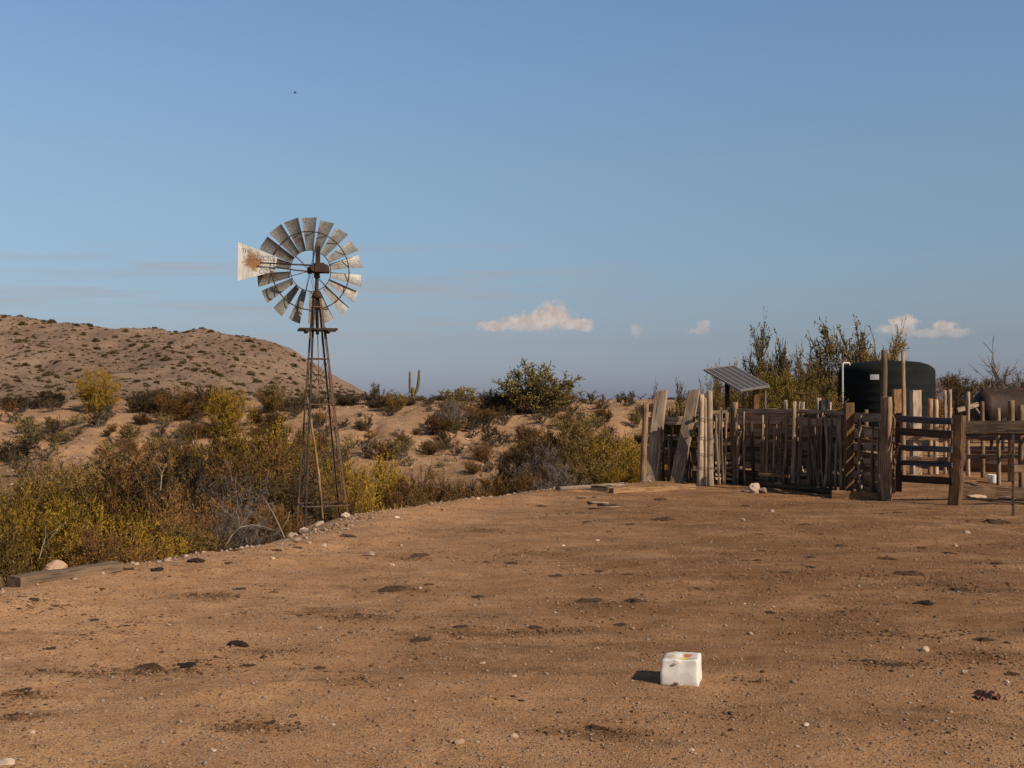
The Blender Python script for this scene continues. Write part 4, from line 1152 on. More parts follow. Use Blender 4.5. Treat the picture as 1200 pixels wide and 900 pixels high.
    for i in range(ncol):
        t = i / (ncol - 1)
        top = (279.3 + (325 - 279.3) * t, 283.3 + (301.8 - 283.3) * t); bot = (278.6 + (322 - 278.6) * t, 329 + (318.2 - 329) * t)
        for j in range(nrow):
            u = j / (nrow - 1)
            q = V(top[0] + (bot[0] - top[0]) * u, top[1] + (bot[1] - top[1]) * u, 0.010 * math.sin(i * 1.3) * (1 - t) + 0.05 * t + (0.03 if (i == 0 and j == 0) else 0))
            vs.append(q)
    n0 = len(vs); fs = []
    for i in range(ncol - 1):
        for j in range(nrow - 1):
            a = i * nrow + j; fs.append((a, a + 1, a + nrow + 1, a + nrow)); fs.append((n0 + a + nrow, n0 + a + nrow + 1, n0 + a + 1, n0 + a))
    rim = list(range(nrow)) + [i * nrow + nrow - 1 for i in range(1, ncol)] + [(ncol - 1) * nrow + j for j in range(nrow - 2, -1, -1)] + [i * nrow for i in range(ncol - 2, 0, -1)]
    for a, b in zip(rim, rim[1:] + rim[:1]): fs.append((a, n0 + a, n0 + b, b))
    mb.add(vs + [v + Vector((0, 0.004, 0)) for v in vs], fs)
    vm, nt, bs = new_mat('flaking_white_vane_paint')
    tc = nt.nodes.new('ShaderNodeTexCoord'); P = tc.outputs['Object']
    vc = V(297.5, 305.5) - base
    sub = nt.nodes.new('ShaderNodeVectorMath'); sub.operation = 'DISTANCE'; nt.links.new(P, sub.inputs[0]); sub.inputs[1].default_value = vc
    n1 = noise(nt, P, 14, 6, 0.75); n2 = noise(nt, P, 45, 4, 0.7); n3 = noise(nt, mapping(nt, P, (30, 30, 4)), 1, 4, 0.6)
    f = math_(nt, 'ADD', math_(nt, 'MULTIPLY', sub.outputs['Value'], -3.1), math_(nt, 'MULTIPLY', n1.outputs[0], 0.9))
    f = math_(nt, 'ADD', f, math_(nt, 'MULTIPLY', n2.outputs[0], 1.3))
    rf = ramp(nt, f, [(0.50, 0), (0.70, 1)]).outputs[0]
    sf = ramp(nt, n2.outputs[0], [(0.64, 0), (0.70, 1)]).outputs[0]
    wcol = ramp(nt, n3.outputs[0], [(0.3, (0.44, 0.405, 0.345)), (0.6, (0.60, 0.565, 0.495))]).outputs[0]
    c = mixc(nt, rf, wcol, ramp(nt, n2.outputs[0], [(0.35, (0.16, 0.07, 0.03)), (0.6, (0.34, 0.17, 0.07))]).outputs[0])
    c = mixc(nt, math_(nt, 'MULTIPLY', sf, 0.6), c, (0.26, 0.15, 0.08))
    nt.links.new(c, bs.inputs['Base Color']); bs.inputs['Roughness'].default_value = 0.7
    vane = B('vane', mb, vm)
    # faded lettering, almost worn off
    lm = simple_mat('faded_vane_letters', (0.45, 0.425, 0.39), 0.8, 0.25, 60)
    for txt, px, py, size, sx, rot in (('THE', 284.5, 294.0, 0.115, 0.8, -11), ('AERMOTOR', 299, 303.4, 0.135, 0.52, -4), ('CO', 304.5, 319.6, 0.125, 0.9, 3)):
        cu = bpy.data.curves.new('lettering', 'FONT'); cu.body = txt; cu.size = size; cu.extrude = 0.0008
        o = bpy.data.objects.new('tmp', cu); COL.objects.link(o)
        dg = bpy.context.evaluated_depsgraph_get(); me = bpy.data.meshes.new_from_object(o.evaluated_get(dg))
        bpy.data.objects.remove(o)
        me.materials.clear(); me.materials.append(lm)
        lo = link('lettering', me, parent=vane)
        t = (px - 279) / 45
        lo.location = V(px, py, -0.018 + 0.05 * t) - base; lo.rotation_euler = (R(90), R(rot) * -1, math.atan2(0.05, 45 * Yv / F)); lo.scale = (sx, 1, 1)
    mb = MB()
    mb.tube([V(304.5, 308, -0.03), V(342, 309.8, -0.03), hub_c + Vector((-0.02, -0.08, 0.06))], [0.014, 0.016, 0.018], 6)
    mb.tube([V(322, 312.6, -0.03), V(345, 316.5, -0.03), hub_c + Vector((-0.03, -0.08, -0.06))], [0.012, 0.014, 0.016], 6)
    mb.tube([V(321, 317.0, -0.03), V(321, 303.5, -0.03)], 0.008, 5)
    B('vane_arm', mb, M['dark_steel'])
    # concrete pads under the feet
    return root
windmill()

# broken slabs at the tower foot
for px, py, w, lab in ((400, 598, 16, 'long pale broken concrete slab at the right leg of the windmill'), (418, 602, 20, 'flat pale broken slab lying right of the windmill legs'), (357, 624, 13, 'broken slab in front of the nearest windmill leg')):
    p = hit(px, py); s = p.y / F
    o = link('concrete_chunk', lump('concrete_chunk', int(px), (1, 0.6, 0.32), M['concrete'], 3, 0.15), p + Vector((0, 0.05, 0.02)))
    o.scale = (w / 2 * s,) * 3; o.rotation_euler = (0.08, 0.05, random.uniform(-0.4, 0.4)); tag(o, lab, 'rubble')
p0 = hit(352, 626); p1 = hit(396, 601)
tag(timber('old_pipe', p0 + Vector((0, 0, 0.05)), p1 + Vector((0, 0, 0.09)), 0.05, 0.05, M['grey_wood'], None, rnd=True, bow=0.03), 'grey weathered pole lying along the foot of the windmill', 'pole')

# ------------------------------------------------------------------ left railroad ties and boulder
g = Vector((-5.22, 11.95, 0)); g.z = tz(g.x, g.y); h_ = Vector((-4.53, 13.05, 0)); h_.z = tz(h_.x, h_.y)
tag(timber('railroad_tie', g + Vector((0, 0, 0.035)), h_ + Vector((0, 0, 0.025)), 0.22, 0.15, M['tie_wood'], None, hint=(0.85, -0.5, 0), rough=0.006), 'long grey-brown railroad tie lying along the yard edge beside the boulder', 'timber')
g = Vector((-5.31, 11.83, 0)); g.z = tz(g.x, g.y)
tag(timber('railroad_tie', Vector((-7.2, 10.3, tz(-7.2, 10.3) + 0.07)), g + Vector((0, 0, 0.07)), 0.2, 0.17, M['dark_wood'], None, hint=(0.7, -0.7, 0), rough=0.006), 'dark railroad tie showing its end at the left picture edge', 'timber')
p = hit(66, 668); s = p.y / F
o = link('boulder', lump('boulder', 42, (1, 0.8, 0.72), M['boulder'], 3, 0.2), Vector((-5.27, 13.15, 0.05)))
o.scale = (0.13,) * 3; o.location.z = tz(o.location.x, o.location.y) + 0.13
tag(o, 'rounded orange and white boulder behind the railroad tie', 'boulder')

# ------------------------------------------------------------------ salt block
def salt_block():
    p = hit(801, 803); s = p.y / F
    root = empty('salt_block', p, 'white salt lick block worn hollow on top, alone in the yard', 'salt block', None, R(-15))
    import bmesh
    n = 16; W, D, H = 0.275, 0.25, 0.195
    vs = []; fs = []
    def surf(i, j, k):
        x, y, z = (i / n - 0.5), (j / n - 0.5), k / n
        # rounded shoulders
        a = np.array([x * 2, y * 2, z * 2 - 1]); 
        e = 30.0; nrm = (abs(a[0]) ** e + abs(a[1]) ** e + abs(a[2]) ** e) ** (1 / e); m = max(abs(a)) ; a = a / max(nrm, 1e-6) * m
        X, Yy, Z = a[0] * W / 2, a[1] * D / 2, (a[2] + 1) / 2 * H
        if z > 0.4:
            hol = math.exp(-((x - 0.12) / 0.27) ** 2 - ((y + 0.10) / 0.3) ** 2); Z -= 0.022 * hol * (z - 0.4) / 0.6
            Z -= 0.018 * max(0, -x - 0.2) * 4 * (z - .4)
            Z += 0.004 * math.sin(x * 23 + y * 17) * (z - 0.4)
        if y < -0.45: Yy += 0.006 * math.exp(-((x - 0.15) / 0.16) ** 2) * z ** 2 * 2
        w_ = 0.0014 * (math.sin(x * 9 + z * 5) + math.sin(y * 8 - z * 9))
        return (X + w_ - 0.010 * z * np.sign(x), Yy + w_, Z - 0.012)
    idx = {}
    def vi(i, j, k):
        if (i, j, k) not in idx: idx[(i, j, k)] = len(vs); vs.append(surf(i, j, k))
        return idx[(i, j, k)]
    for a in range(n):
        for b in range(n):
            fs += [(vi(a, b, n), vi(a + 1, b, n), vi(a + 1, b + 1, n), vi(a, b + 1, n)), (vi(a, b, 0), vi(a, b + 1, 0), vi(a + 1, b + 1, 0), vi(a + 1, b, 0)),
                   (vi(a, 0, b), vi(a + 1, 0, b), vi(a + 1, 0, b + 1), vi(a, 0, b + 1)), (vi(a, n, b), vi(a, n, b + 1), vi(a + 1, n, b + 1), vi(a + 1, n, b)),
                   (vi(0, a, b), vi(0, a, b + 1), vi(0, a + 1, b + 1), vi(0, a + 1, b)), (vi(n, a, b), vi(n, a + 1, b), vi(n, a + 1, b + 1), vi(n, a, b + 1))]
    m, nt, b = new_mat('licked_salt')
    tc = nt.nodes.new('ShaderNodeTexCoord'); P = tc.outputs['Object']
    n1 = noise(nt, P, 16, 5, 0.6); n2 = noise(nt, P, 60, 4, 0.6)
    c = ramp(nt, n1.outputs[0], [(0.3, (0.62, 0.555, 0.47)), (0.65, (0.74, 0.685, 0.60))]).outputs[0]
    sx = nt.nodes.new('ShaderNodeSeparateXYZ'); nt.links.new(P, sx.inputs[0])
    low = ramp(nt, math_(nt, 'ADD', sx.outputs[2], math_(nt, 'MULTIPLY', n2.outputs[0], 0.04)), [(0.010, 1), (0.045, 0)]).outputs[0]
    c = mixc(nt, math_(nt, 'MULTIPLY', low, 0.55), c, (0.42, 0.27, 0.17))
    def stain(cx, cy, cz, rad, col, c):
        d = nt.nodes.new('ShaderNodeVectorMath'); d.operation = 'DISTANCE'; nt.links.new(P, d.inputs[0]); d.inputs[1].default_value = (cx, cy, cz)
        f = math_(nt, 'ADD', d.outputs['Value'], math_(nt, 'MULTIPLY', math_(nt, 'SUBTRACT', n1.outputs[0], 0.5), 0.05))
        return mixc(nt, ramp(nt, f, [(rad * 0.5, 0.9), (rad, 0)]).outputs[0], c, col)
    c = stain(0.035, -0.03, 0.170, 0.060, (0.62, 0.43, 0.08), c)
    c = stain(0.045, 0.04, 0.175, 0.045, (0.45, 0.12, 0.03), c)
    c = stain(-0.075, -0.03, 0.180, 0.050, (0.55, 0.36, 0.18), c)
    nt.links.new(c, b.inputs['Base Color']); b.inputs['Roughness'].default_value = 0.6
    b.inputs['Subsurface Weight'].default_value = 0.0
    bump(nt, b, n2.outputs[0], 0.25, 0.006)
    me = bpy.data.meshes.new('block_body'); me.from_pydata(vs, [], fs); me.materials.append(m); me.update()
    me.polygons.foreach_set('use_smooth', [True] * len(me.polygons))
    link('block_body', me, parent=root)
    # loose chips stuck on
    for (x, y, z, r) in ((-0.035, -0.128, 0.135, 0.012), (-0.02, -0.132, 0.0, 0.018)):
        o = link('chip', lump('chip', int(1000 * abs(x)), (1.3, 0.7, 0.7), M['stone_dark'], 2), (x, y, z + 0.01), root); o.scale = (r, r, r)
    root.location.y += 0.11
    root.location.z = tz(root.location.x, root.location.y)
salt_block()

p = hit(1158, 817); s = p.y / F
mb = MB(); rg = random.Random(4); vs = []; fs = []
for i in range(9):
    for j in range(6):
        vs.append(Vector((p.x + (i - 4) * 0.022 + rg.uniform(-.006, .006), p.y + (j - 2.5) * 0.03, p.z + 0.02 + 0.022 * math.sin(i * 1.7 + j) + rg.uniform(0, .012) - 0.006 * abs(i - 4))))
n0 = len(vs); vs += [v - Vector((0, 0, 0.012)) for v in vs]
for i in range(8):
    for j in range(5):
        a = i * 6 + j; fs += [(a, a + 6, a + 7, a + 1), (n0 + a, n0 + a + 1, n0 + a + 7, n0 + a + 6)]
for i in range(8): fs += [(i * 6, n0 + i * 6, n0 + i * 6 + 6, i * 6 + 6), (i * 6 + 5, i * 6 + 11, n0 + i * 6 + 11, n0 + i * 6 + 5)]
for j in range(5): fs += [(j, j + 1, n0 + j + 1, n0 + j), (48 + j, n0 + 48 + j, n0 + 49 + j, 49 + j)]
mb.add(vs, fs)
tag(mb.build('hide_scrap', M['rag'], None, p), 'crumpled reddish-brown scrap lying on the dirt at the lower right', 'scrap')
# grey sticks heap near (709,594)
p = hit(709, 596)
for k in range(5):
    a = rb.uniform(-0.6, 0.6); L = rb.uniform(0.15, 0.3); c = p + Vector((rb.uniform(-.15, .15), rb.uniform(-.2, .2), 0.03 + 0.02 * k)); d = Vector((math.cos(a), math.sin(a) * 0.7, rb.uniform(-.05, .1))) * L
    tag(timber('dead_stick', c - d, c + d, 0.035, 0.03, M['stick'], None, rnd=True), 'short grey stick in the small heap left of the corral beam', 'stick', 'heap of short sticks')

# ------------------------------------------------------------------ corral
def gz(x, y): return tz(x, y)
def up_post(name, px, base_py, top_py, wpx, mat, parent, Y=None, lean=0.0, rnd=True, top_px=None, hint=(1, 0, 0), depth=None, **kw):
    if Y is None: Y = 2 * F / (base_py - HORIZ)
    a = at(px, base_py, Y); a.z = gz(a.x, a.y) - 0.15
    b = at(top_px if top_px is not None else px, top_py, Y + lean)
    w = wpx / F * Y
    return timber(name, a, b, w, depth or w, mat, parent, hint, rnd, **kw)

# left corner: post, two leaning slabs, wired bundle
o = up_post('corner_post', 753, 568, 472, 8, M['post_wood'], None, top_px=757, rnd=True, taper=0.9, rough=0.006); tag(o, 'thin brown corner post at the left end of the corral', 'post')
o = up_post('leaning_slab', 762, 567.5, 457, 15, M['grey_wood'], None, lean=0.35, top_px=775, rnd=False, depth=0.12, hint=(0.93, -0.37, 0), ragged=0.07, rough=0.0035, taper=0.92); tag(o, 'wide grey slab leaning right, the left one of the two leaning slabs', 'timber')
o = up_post('leaning_slab', 791, 567.5, 456, 15, M['grey_wood'], None, Y=26.4, lean=0.35, top_px=814, rnd=False, depth=0.12, hint=(0.93, -0.37, 0), ragged=0.10, rough=0.0035, taper=0.85); tag(o, 'wide grey slab leaning steeply right beside the wired pole bundle', 'timber')
Yb = 26.0; c = at(826, 570, Yb); c.z = gz(c.x, c.y)
bun = empty('pole_bundle', c, 'bundle of three bleached upright poles bound together with wire', 'post')
for px, top, w in ((820.5, 461, 7.5), (826.5, 465, 5.5), (832.3, 457.5, 7.5)):
    up_post('pole', px, 570, top, w, M['pale_wood'], bun, Y=Yb, top_px=px + rb.uniform(-1, 2.0), taper=0.8, rough=0.006, ragged=0.05)
mb = MB()
for py in (490, 512, 531, 547):
    q0, q1 = at(816.5, py, Yb - 0.02), at(835.5, py + 1, Yb - 0.02)
    loop = [q0 + Vector((0, -0.075, 0)), (q0 + q1) / 2 + Vector((0, -0.085, -0.01)), q1 + Vector((0, -0.075, 0)), q1 + Vector((0.01, 0.075, 0)), (q0 + q1) / 2 + Vector((0, 0.085, 0.01)), q0 + Vector((-0.01, 0.075, 0)), q0 + Vector((0, -0.075, 0))]
    mb.tube(loop, 0.007, 5)
mb.build('wire_tie', M['wire'], bun, c)

# main fence
A = Vector((3.15, 26.95, 0)); Dp = Vector((4.45, 26.35, 0)); E = Vector((5.28, 26.7, 0)); Fp = Vector((7.22, 24.6, 0)); G1 = Vector((7.50, 22.85, 0))
fc = Vector((5.3, 26.2, 0)); fc.z = gz(fc.x, fc.y)
fence = empty('corral_fence', fc, 'ramshackle dark plank corral fence with upright sticks wired to it', 'fence')
def rail(a, b, z0, z1, h, t, mat, off=0.0, parent=fence, name='board', ext=0.08):
    d = (b - a).normalized(); nrm = Vector((d.y, -d.x, 0)); nrm = nrm if nrm.y < 0 else -nrm
    p0 = a + nrm * off - d * ext; p1 = b + nrm * off + d * ext
    p0 = Vector((p0.x, p0.y, z0)); p1 = Vector((p1.x, p1.y, z1))
    return timber(name, p0, p1, h, t, mat, parent, hint=(0, 0, 1), rough=0.008, ragged=0.05, bow=0.012)
# posts
up_post('post', 861, 563, 471, 8, M['brown_wood'], fence, Y=26.55, taper=0.95)
up_post('post', 994.5, 575, 472, 10, M['orange_wood'], fence, Y=24.35, rnd=False)
up_post('post', 929, 571, 470, 4.5, M['stick'], fence, Y=25.2, top_px=931, taper=0.8)
up_post('post', 884, 566, 494, 5, M['dark_wood'], fence, Y=25.9, top_px=879)
W_ = [M['fence_board'], M['grey_wood'], M['fence_board'], M['brown_wood']]
# left span boards
for z, hh, mt in ((1.47, 0.17, 0), (1.10, 0.12, 3), (0.55, 0.22, 0), (0.80, 0.16, 3), (0.22, 0.16, 3)):
    rail(A, Dp, z, z + rb.uniform(-.04, .04), hh, 0.04, W_[mt], -0.42)
for z, hh, mt in ((1.70, 0.07, 1), (1.42, 0.14, 0), (1.05, 0.10, 1), (0.66, 0.12, 0), (0.32, 0.10, 3)):
    rail(Dp, E, z, z + rb.uniform(-.03, .03), hh, 0.04, W_[mt], 0.0)
for z, hh, mt, f0, f1 in ((1.73, 0.085, 1, 0, 1), (1.50, 0.19, 0, 0, .62), (1.49, 0.17, 0, .58, 1), (1.25, 0.20, 0, .12, 1), (0.98, 0.20, 1, 0, .72), (0.95, 0.16, 0, .66, 1), (0.72, 0.20, 1, .08, 1), (0.47, 0.14, 0, 0.1, .6), (0.30, 0.07, 2, .25, 1), (0.12, 0.12, 3, 0, 1)):
    rail(E + (Fp - E) * f0, E + (Fp - E) * f1, z, z + rb.uniform(-.03, .03), hh, 0.04, W_[mt], (0.155 if z > 1.4 else 0.02) + rb.uniform(-0.01, 0.01))
for z, hh, mt in ((1.62, 0.16, 1), (1.30, 0.16, 0), (1.0, 0.14, 1), (0.72, 0.16, 0), (0.42, 0.16, 0), (0.15, 0.1, 3)):
    rail(Fp, G1, z, z + rb.uniform(-.03, .03), hh, 0.04, W_[mt], -0.03)
for z, hh in ((1.62, 0.14), (1.36, 0.2), (1.08, 0.2), (0.80, 0.2), (0.52, 0.2), (0.22, 0.22)):
    rail(E, Fp, z, z + rb.uniform(-.05, .05), hh, 0.035, M['brown_wood'] if z < 0.4 else M['fence_board'], -0.16)
    rail(Dp, E, z - 0.05, z + rb.uniform(-.05, .05), hh * 0.8, 0.035, M['dark_wood'], -0.2)
    rail(Fp, G1, z + 0.03, z + rb.uniform(-.05, .05), hh * 0.8, 0.035, M['brown_wood'], -0.16)
# sticks
def stick(px, b_py, t_px, t_py, w, Y, mat):
    a = at(px, b_py, Y); a.z = max(a.z, gz(a.x, a.y) - 0.05); b = at(t_px, t_py, Y)
    return timber('stick', a, b, w / F * Y, w / F * Y, mat, fence, rnd=True, rough=0.004, taper=0.75, bow=0.03, ragged=0.03)
def fence_Y(px):
    return float(np.interp(px, [750, 826, 861, 995, 1038], [26.8, 26.2, 26.5, 24.4, 22.75]))
rs = random.Random(21)
for px, t_px, t_py, w in ((917, 921, 470, 3.6), (926, 937, 470, 3), (935, 941, 484, 3), (947, 948, 488, 3), (956, 957, 484, 2.6), (961, 951, 520, 3.6), (966, 966, 486, 4), (972, 974, 482, 3), (979, 984, 484, 3), (986, 985, 486, 4),
                          (874, 872, 482, 3), (896, 894, 486, 2.6), (905, 907, 500, 3), (848, 846, 478, 3), (841, 843, 484, 3), (913, 915, 505, 3)):
    Yk = fence_Y(px) - 0.10
    stick(px, 468 + 2 * F / Yk, t_px, t_py, w, Yk, M['stick'] if rs.random() < 0.7 else M['grey_wood'])
for k in range(40):
    px = rs.uniform(838, 992); Yk = fence_Y(px) + rs.choice([-0.09, 0.09, 0.12]); 
    stick(px, 468 + 2 * F / Yk, px + rs.uniform(-5, 5), rs.uniform(478, 520), rs.uniform(2, 3.6), Yk, rs.choice([M['stick'], M['brown_wood'], M['stick']]))
for k in range(9):
    px = rs.uniform(1002, 1034); Yk = fence_Y(px) - 0.02 + rs.choice([-0.06, 0.08])
    stick(px, 468 + 2 * F / Yk, px + rs.uniform(-3, 3), rs.uniform(478, 512), rs.uniform(2.4, 3.6), Yk, rs.choice([M['stick'], M['brown_wood']]))
for k in range(7):
    px = rs.uniform(770, 815); Yk = fence_Y(px) + 0.25
    stick(px, 468 + 2 * F / Yk, px + rs.uniform(-5, 5), rs.uniform(484, 520), rs.uniform(2.4, 4), Yk, rs.choice([M['dark_wood'], M['brown_wood']]))
# cross lattice of thin rails low down
for py in (556, 560.5, 549, 543):
    a = at(838, py, 26.2); b = at(858, py + rs.uniform(-1, 1), 26.5); timber('lath', a, b, 0.05, 0.03, M['pale_wood'], fence, hint=(0, 0, 1))
timber('lath', at(889, 556.5, 25.55), at(925, 558, 25.0), 0.06, 0.03, M['orange_wood'], fence, hint=(0, 0, 1))

# rubber draped on top rail
def rubber():
    Yk = fence_Y(966); c = at(966, 486, Yk); mb = MB(); vs = []; fs = []; n = 14
    prof = []
    for k in range(n):
        t = k / (n - 1)
        if t < 0.46: prof.append((-0.085 - 0.01 * math.sin(t * 14), 1.60 + 0.36 * t / 0.46))
        elif t < 0.56: prof.append((-0.085 + 0.17 * (t - 0.46) / 0.10, 1.985))
        else: prof.append((0.085, 1.96 - 0.30 * (t - 0.56) / 0.44))
    for (dy, z) in prof:
        for j in range(5):
            u = (j / 4 - 0.5) * 0.20; vs.append(Vector((c.x + u, Yk + dy + 0.01 * math.sin(j * 2.0 + z * 9), z - 0.02 * abs(u) * 4 + (0.015 if j == 3 else 0))))
    n0 = len(vs); vs += [v + Vector((0, 0.012 if v.y < Yk else -0.012, -0.012)) for v in vs]
    for k in range(n - 1):
        for j in range(4):
            a = k * 5 + j; fs += [(a, a + 1, a + 6, a + 5), (n0 + a + 5, n0 + a + 6, n0 + a + 1, n0 + a)]
    for k in range(n - 1):
        for j in (0, 4):
            a = k * 5 + j; fs.append((a, a + 5, n0 + a + 5, n0 + a))
    for k in (0, n - 1):
        for j in range(4):
            a = k * 5 + j; fs.append((a, n0 + a, n0 + a + 1, a + 1))
    mb.add(vs, fs); tag(mb.build('rubber_flap', M['rubber'], None, c), 'black rubber flap draped over a stub on top of the corral fence', 'rubber sheet')
    up_post('post', 966.5, 576, 470.5, 6, M['dark_wood'], fence, Y=Yk)
rubber()

# gate posts and gate
o = up_post('gate_post', 1038.7, 585, 465, 11.5, M['post_wood'], None, Y=22.75, rnd=False, hint=(0.8, -0.6, 0), depth=0.17, rough=0.01); tag(o, 'stout grey square gate post on the left of the gate', 'post')
o = up_post('tall_pole', 1036, 582, 410, 8, M['brown_wood'], None, Y=23.15, taper=0.9); tag(o, 'tall brown pole rising behind the left gate post', 'post')
o = up_post('tall_pole', 1058.5, 560, 411, 5, M['brown_wood'], None, Y=27.5, taper=0.85); tag(o, 'tall thin pole in front of the green water tank', 'post')
o = up_post('gate_post', 1119, 591, 486, 15, M['orange_wood'], None, Y=21.7, top_px=1124, rnd=False, hint=(0.8, -0.6, 0), depth=0.2, rough=0.012, ragged=0.05); tag(o, 'stout orange-brown gate post on the right of the gate', 'post')
gl = at(1051, 578, 22.75); gl.z = gz(gl.x, gl.y)
gate = empty('corral_gate', gl, 'slate-dark five-board corral gate between two posts', 'gate')
for k, (yl, yr, hh) in enumerate(((490.5, 494, 0.125), (505.3, 509.5, 0.15), (524.3, 527, 0.115), (542, 544.5, 0.10), (560.7, 564, 0.13))):
    timber('board', at(1050 if k < 2 else 1055, yl, 22.75), at(1116, yr, 21.62), hh, 0.032, M['dark_wood'] if k in (1, 4) else M['gate_wood'], gate, hint=(0, 0, 1), rough=0.004)
timber('stile', at(1053, 576, 22.80), at(1053, 484, 22.80), 0.12, 0.05, M['dark_wood'], gate, hint=(0.7, -0.7, 0))
timber('stile', at(1046.5, 577, 22.95), at(1046.5, 500, 22.95), 0.07, 0.05, M['dark_wood'], gate, hint=(0.7, -0.7, 0))
timber('brace', at(1054, 520, 22.72), at(1046, 545, 22.9), 0.06, 0.03, M['brown_wood'], gate, hint=(0.7, -0.7, 0))

# right-hand rail fence (continues out of frame)
rc = Vector((9.2, 21.5, 0)); rc.z = gz(rc.x, rc.y)
rf = empty('rail_fence', rc, 'heavy dark log rail fence running right from the gate', 'fence')
timber('rail', at(1129, 502, 21.75), Vector((12.6, 20.9, 1.47)), 0.24, 0.16, M['dark_wood'], rf, hint=(0, 0, 1), rough=0.012)
timber('rail', Vector((9.35, 21.3, 0.72)), Vector((12.8, 20.9, 0.75)), 0.14, 0.06, M['brown_wood'], rf, hint=(0, 0, 1)).hide_render = False
for x in (11.0, 12.6):
    timber('post', Vector((x, 21.1, -0.2)), Vector((x, 21.1, 1.75)), 0.16, 0.16, M['brown_wood'], rf, rnd=True)
a_ = hit(1129, 584); b_ = Vector((11.2, 22.2, gz(11.2, 22.2)))  # brown board added in place of shadowed ground right of the gate post
tag(timber('plank', a_ + Vector((0.05, 0.35, 0.10)), b_ + Vector((0, 0, 0.12)), 0.26, 0.05, M['brown_wood'], None, hint=(0, 0, 1), rough=0.008), 'added brown plank standing in for shaded ground under the log rail', 'timber')
# steel T post in front
p = at(1187, 603, 19.8); p.z = gz(p.x, p.y)
mb = MB(); top = at(1187, 509, 19.8).z
mb.box((p.x, p.y, (top + p.z) / 2 - 0.1), (0.045, 0.008, top - p.z + 0.2)); mb.box((p.x, p.y + 0.018, (top + p.z) / 2 - 0.1), (0.008, 0.028, top - p.z + 0.19))
for k in range(9): mb.box((p.x, p.y - 0.009, p.z + 0.2 + 0.13 * k), (0.016, 0.012, 0.03))
tag(mb.build('steel_post', M['dark_steel'], None, p), 'slim dark steel T-post standing in front of the log rail', 'post')

# rear pen posts
bf_c = Vector((10.6, 30.2, 0)); bf_c.z = gz(bf_c.x, bf_c.y)
bf = empty('rear_fence', bf_c, 'row of bleached posts and wire behind the gate', 'fence')
for px, top, w, mat, Y in ((1050.7, 456, 10, 'orange_wood', 29.0), (1073, 457, 11, 'pale_wood', 30.3), (1090, 467, 6.5, 'tan_wood', 30.5), (1096.5, 468, 6, 'pale_wood', 30.6), (1107.5, 457, 4, 'pale_wood', 30.8), (1113.5, 456, 4.5, 'pale_wood', 30.8), (1134.5, 459, 5, 'pale_wood', 29.5), (1185, 469, 7.5, 'tan_wood', 27.5)):
    up_post('post', px, 468 + 2 * F / Y, top, w, M[mat], bf, Y=Y, rough=0.006, rnd=(w < 9), taper=0.95, top_px=px + rs.uniform(-.5, .5))
mb = MB()
for z in (0.5, 0.95, 1.4):
    mb.tube([at(1050.7, 500, 29.0).xy.to_3d() + Vector((0, -.1, z)), at(1073, 500, 30.3).xy.to_3d() + Vector((0, -.14, z)), at(1096, 500, 30.6).xy.to_3d() + Vector((0, -.12, z)), at(1134.5, 500, 29.5).xy.to_3d() + Vector((0, -.1, z)), at(1185, 500, 27.5).xy.to_3d() + Vector((0, -.12, z))], 0.008, 5)
mb.build('wire', M['wire'], bf, bf_c)
timber('rail', at(1122, 481, 29.3), at(1146, 474, 30.0), 0.10, 0.05, M['pale_wood'], bf, hint=(0, 0, 1))
timber('brace', at(1144, 478, 29.9), at(1156, 497, 29.5), 0.05, 0.04, M['grey_wood'], bf)
timber('board', at(1060, 512, 30.2), at(1130, 514, 29.8), 0.14, 0.04, M['brown_wood'], bf, hint=(0, 0, 1))
timber('board', at(1060, 538, 30.2), at(1130, 539, 29.8), 0.14, 0.04, M['brown_wood'], bf, hint=(0, 0, 1))
for px, top, w, mat, Y in ((1152, 470, 5, 'brown_wood', 28.5), (1170, 478, 5.5, 'stick', 27.0), (1197, 474, 6, 'brown_wood', 26.0)):
    up_post('post', px, 468 + 2 * F / Y, top, w, M[mat], bf, Y=Y, rough=0.006, taper=0.92, top_px=px + rs.uniform(-1.5, 1.5))
for py0, py1 in ((512, 511), (535, 536)):
    timber('rail', at(1131, py0, 28.6), at(1215, py1, 25.6), 0.10, 0.05, M['brown_wood'], bf, hint=(0, 0, 1), bow=0.02)
# back pen behind the main fence: a second run of stubby posts and boards
bp_c = Vector((7.0, 31, 0)); bp_c.z = gz(bp_c.x, bp_c.y)
bp = empty('back_pen', bp_c, 'second fence of stubby posts behind the stick fence', 'fence')
for px, top, w, mat, Y in ((921.5, 469, 5, 'pale_wood', 30), (939.5, 471, 6, 'pale_wood', 30.5), (958.5, 466, 7, 'pale_wood', 30.5), (972, 471, 4, 'pale_wood', 30), (892, 479, 5, 'brown_wood', 31), (845, 477, 5, 'brown_wood', 31), (872, 482, 4, 'brown_wood', 31), (1015, 480, 5, 'brown_wood', 30)):
    up_post('post', px, 468 + 2 * F / Y, top, w, M[mat], bp, Y=Y, rough=0.006, top_px=px + rs.uniform(-1.5, 1.5))
for z in (1.5, 1.15, 0.8, 0.45):
    timber('board', Vector((5.4, 31.2, z)), Vector((9.4, 30.0, z + rs.uniform(-.05, .05))), 0.16, 0.04, rs.choice([M['brown_wood'], M['dark_wood']]), bp, hint=(0, 0, 1))

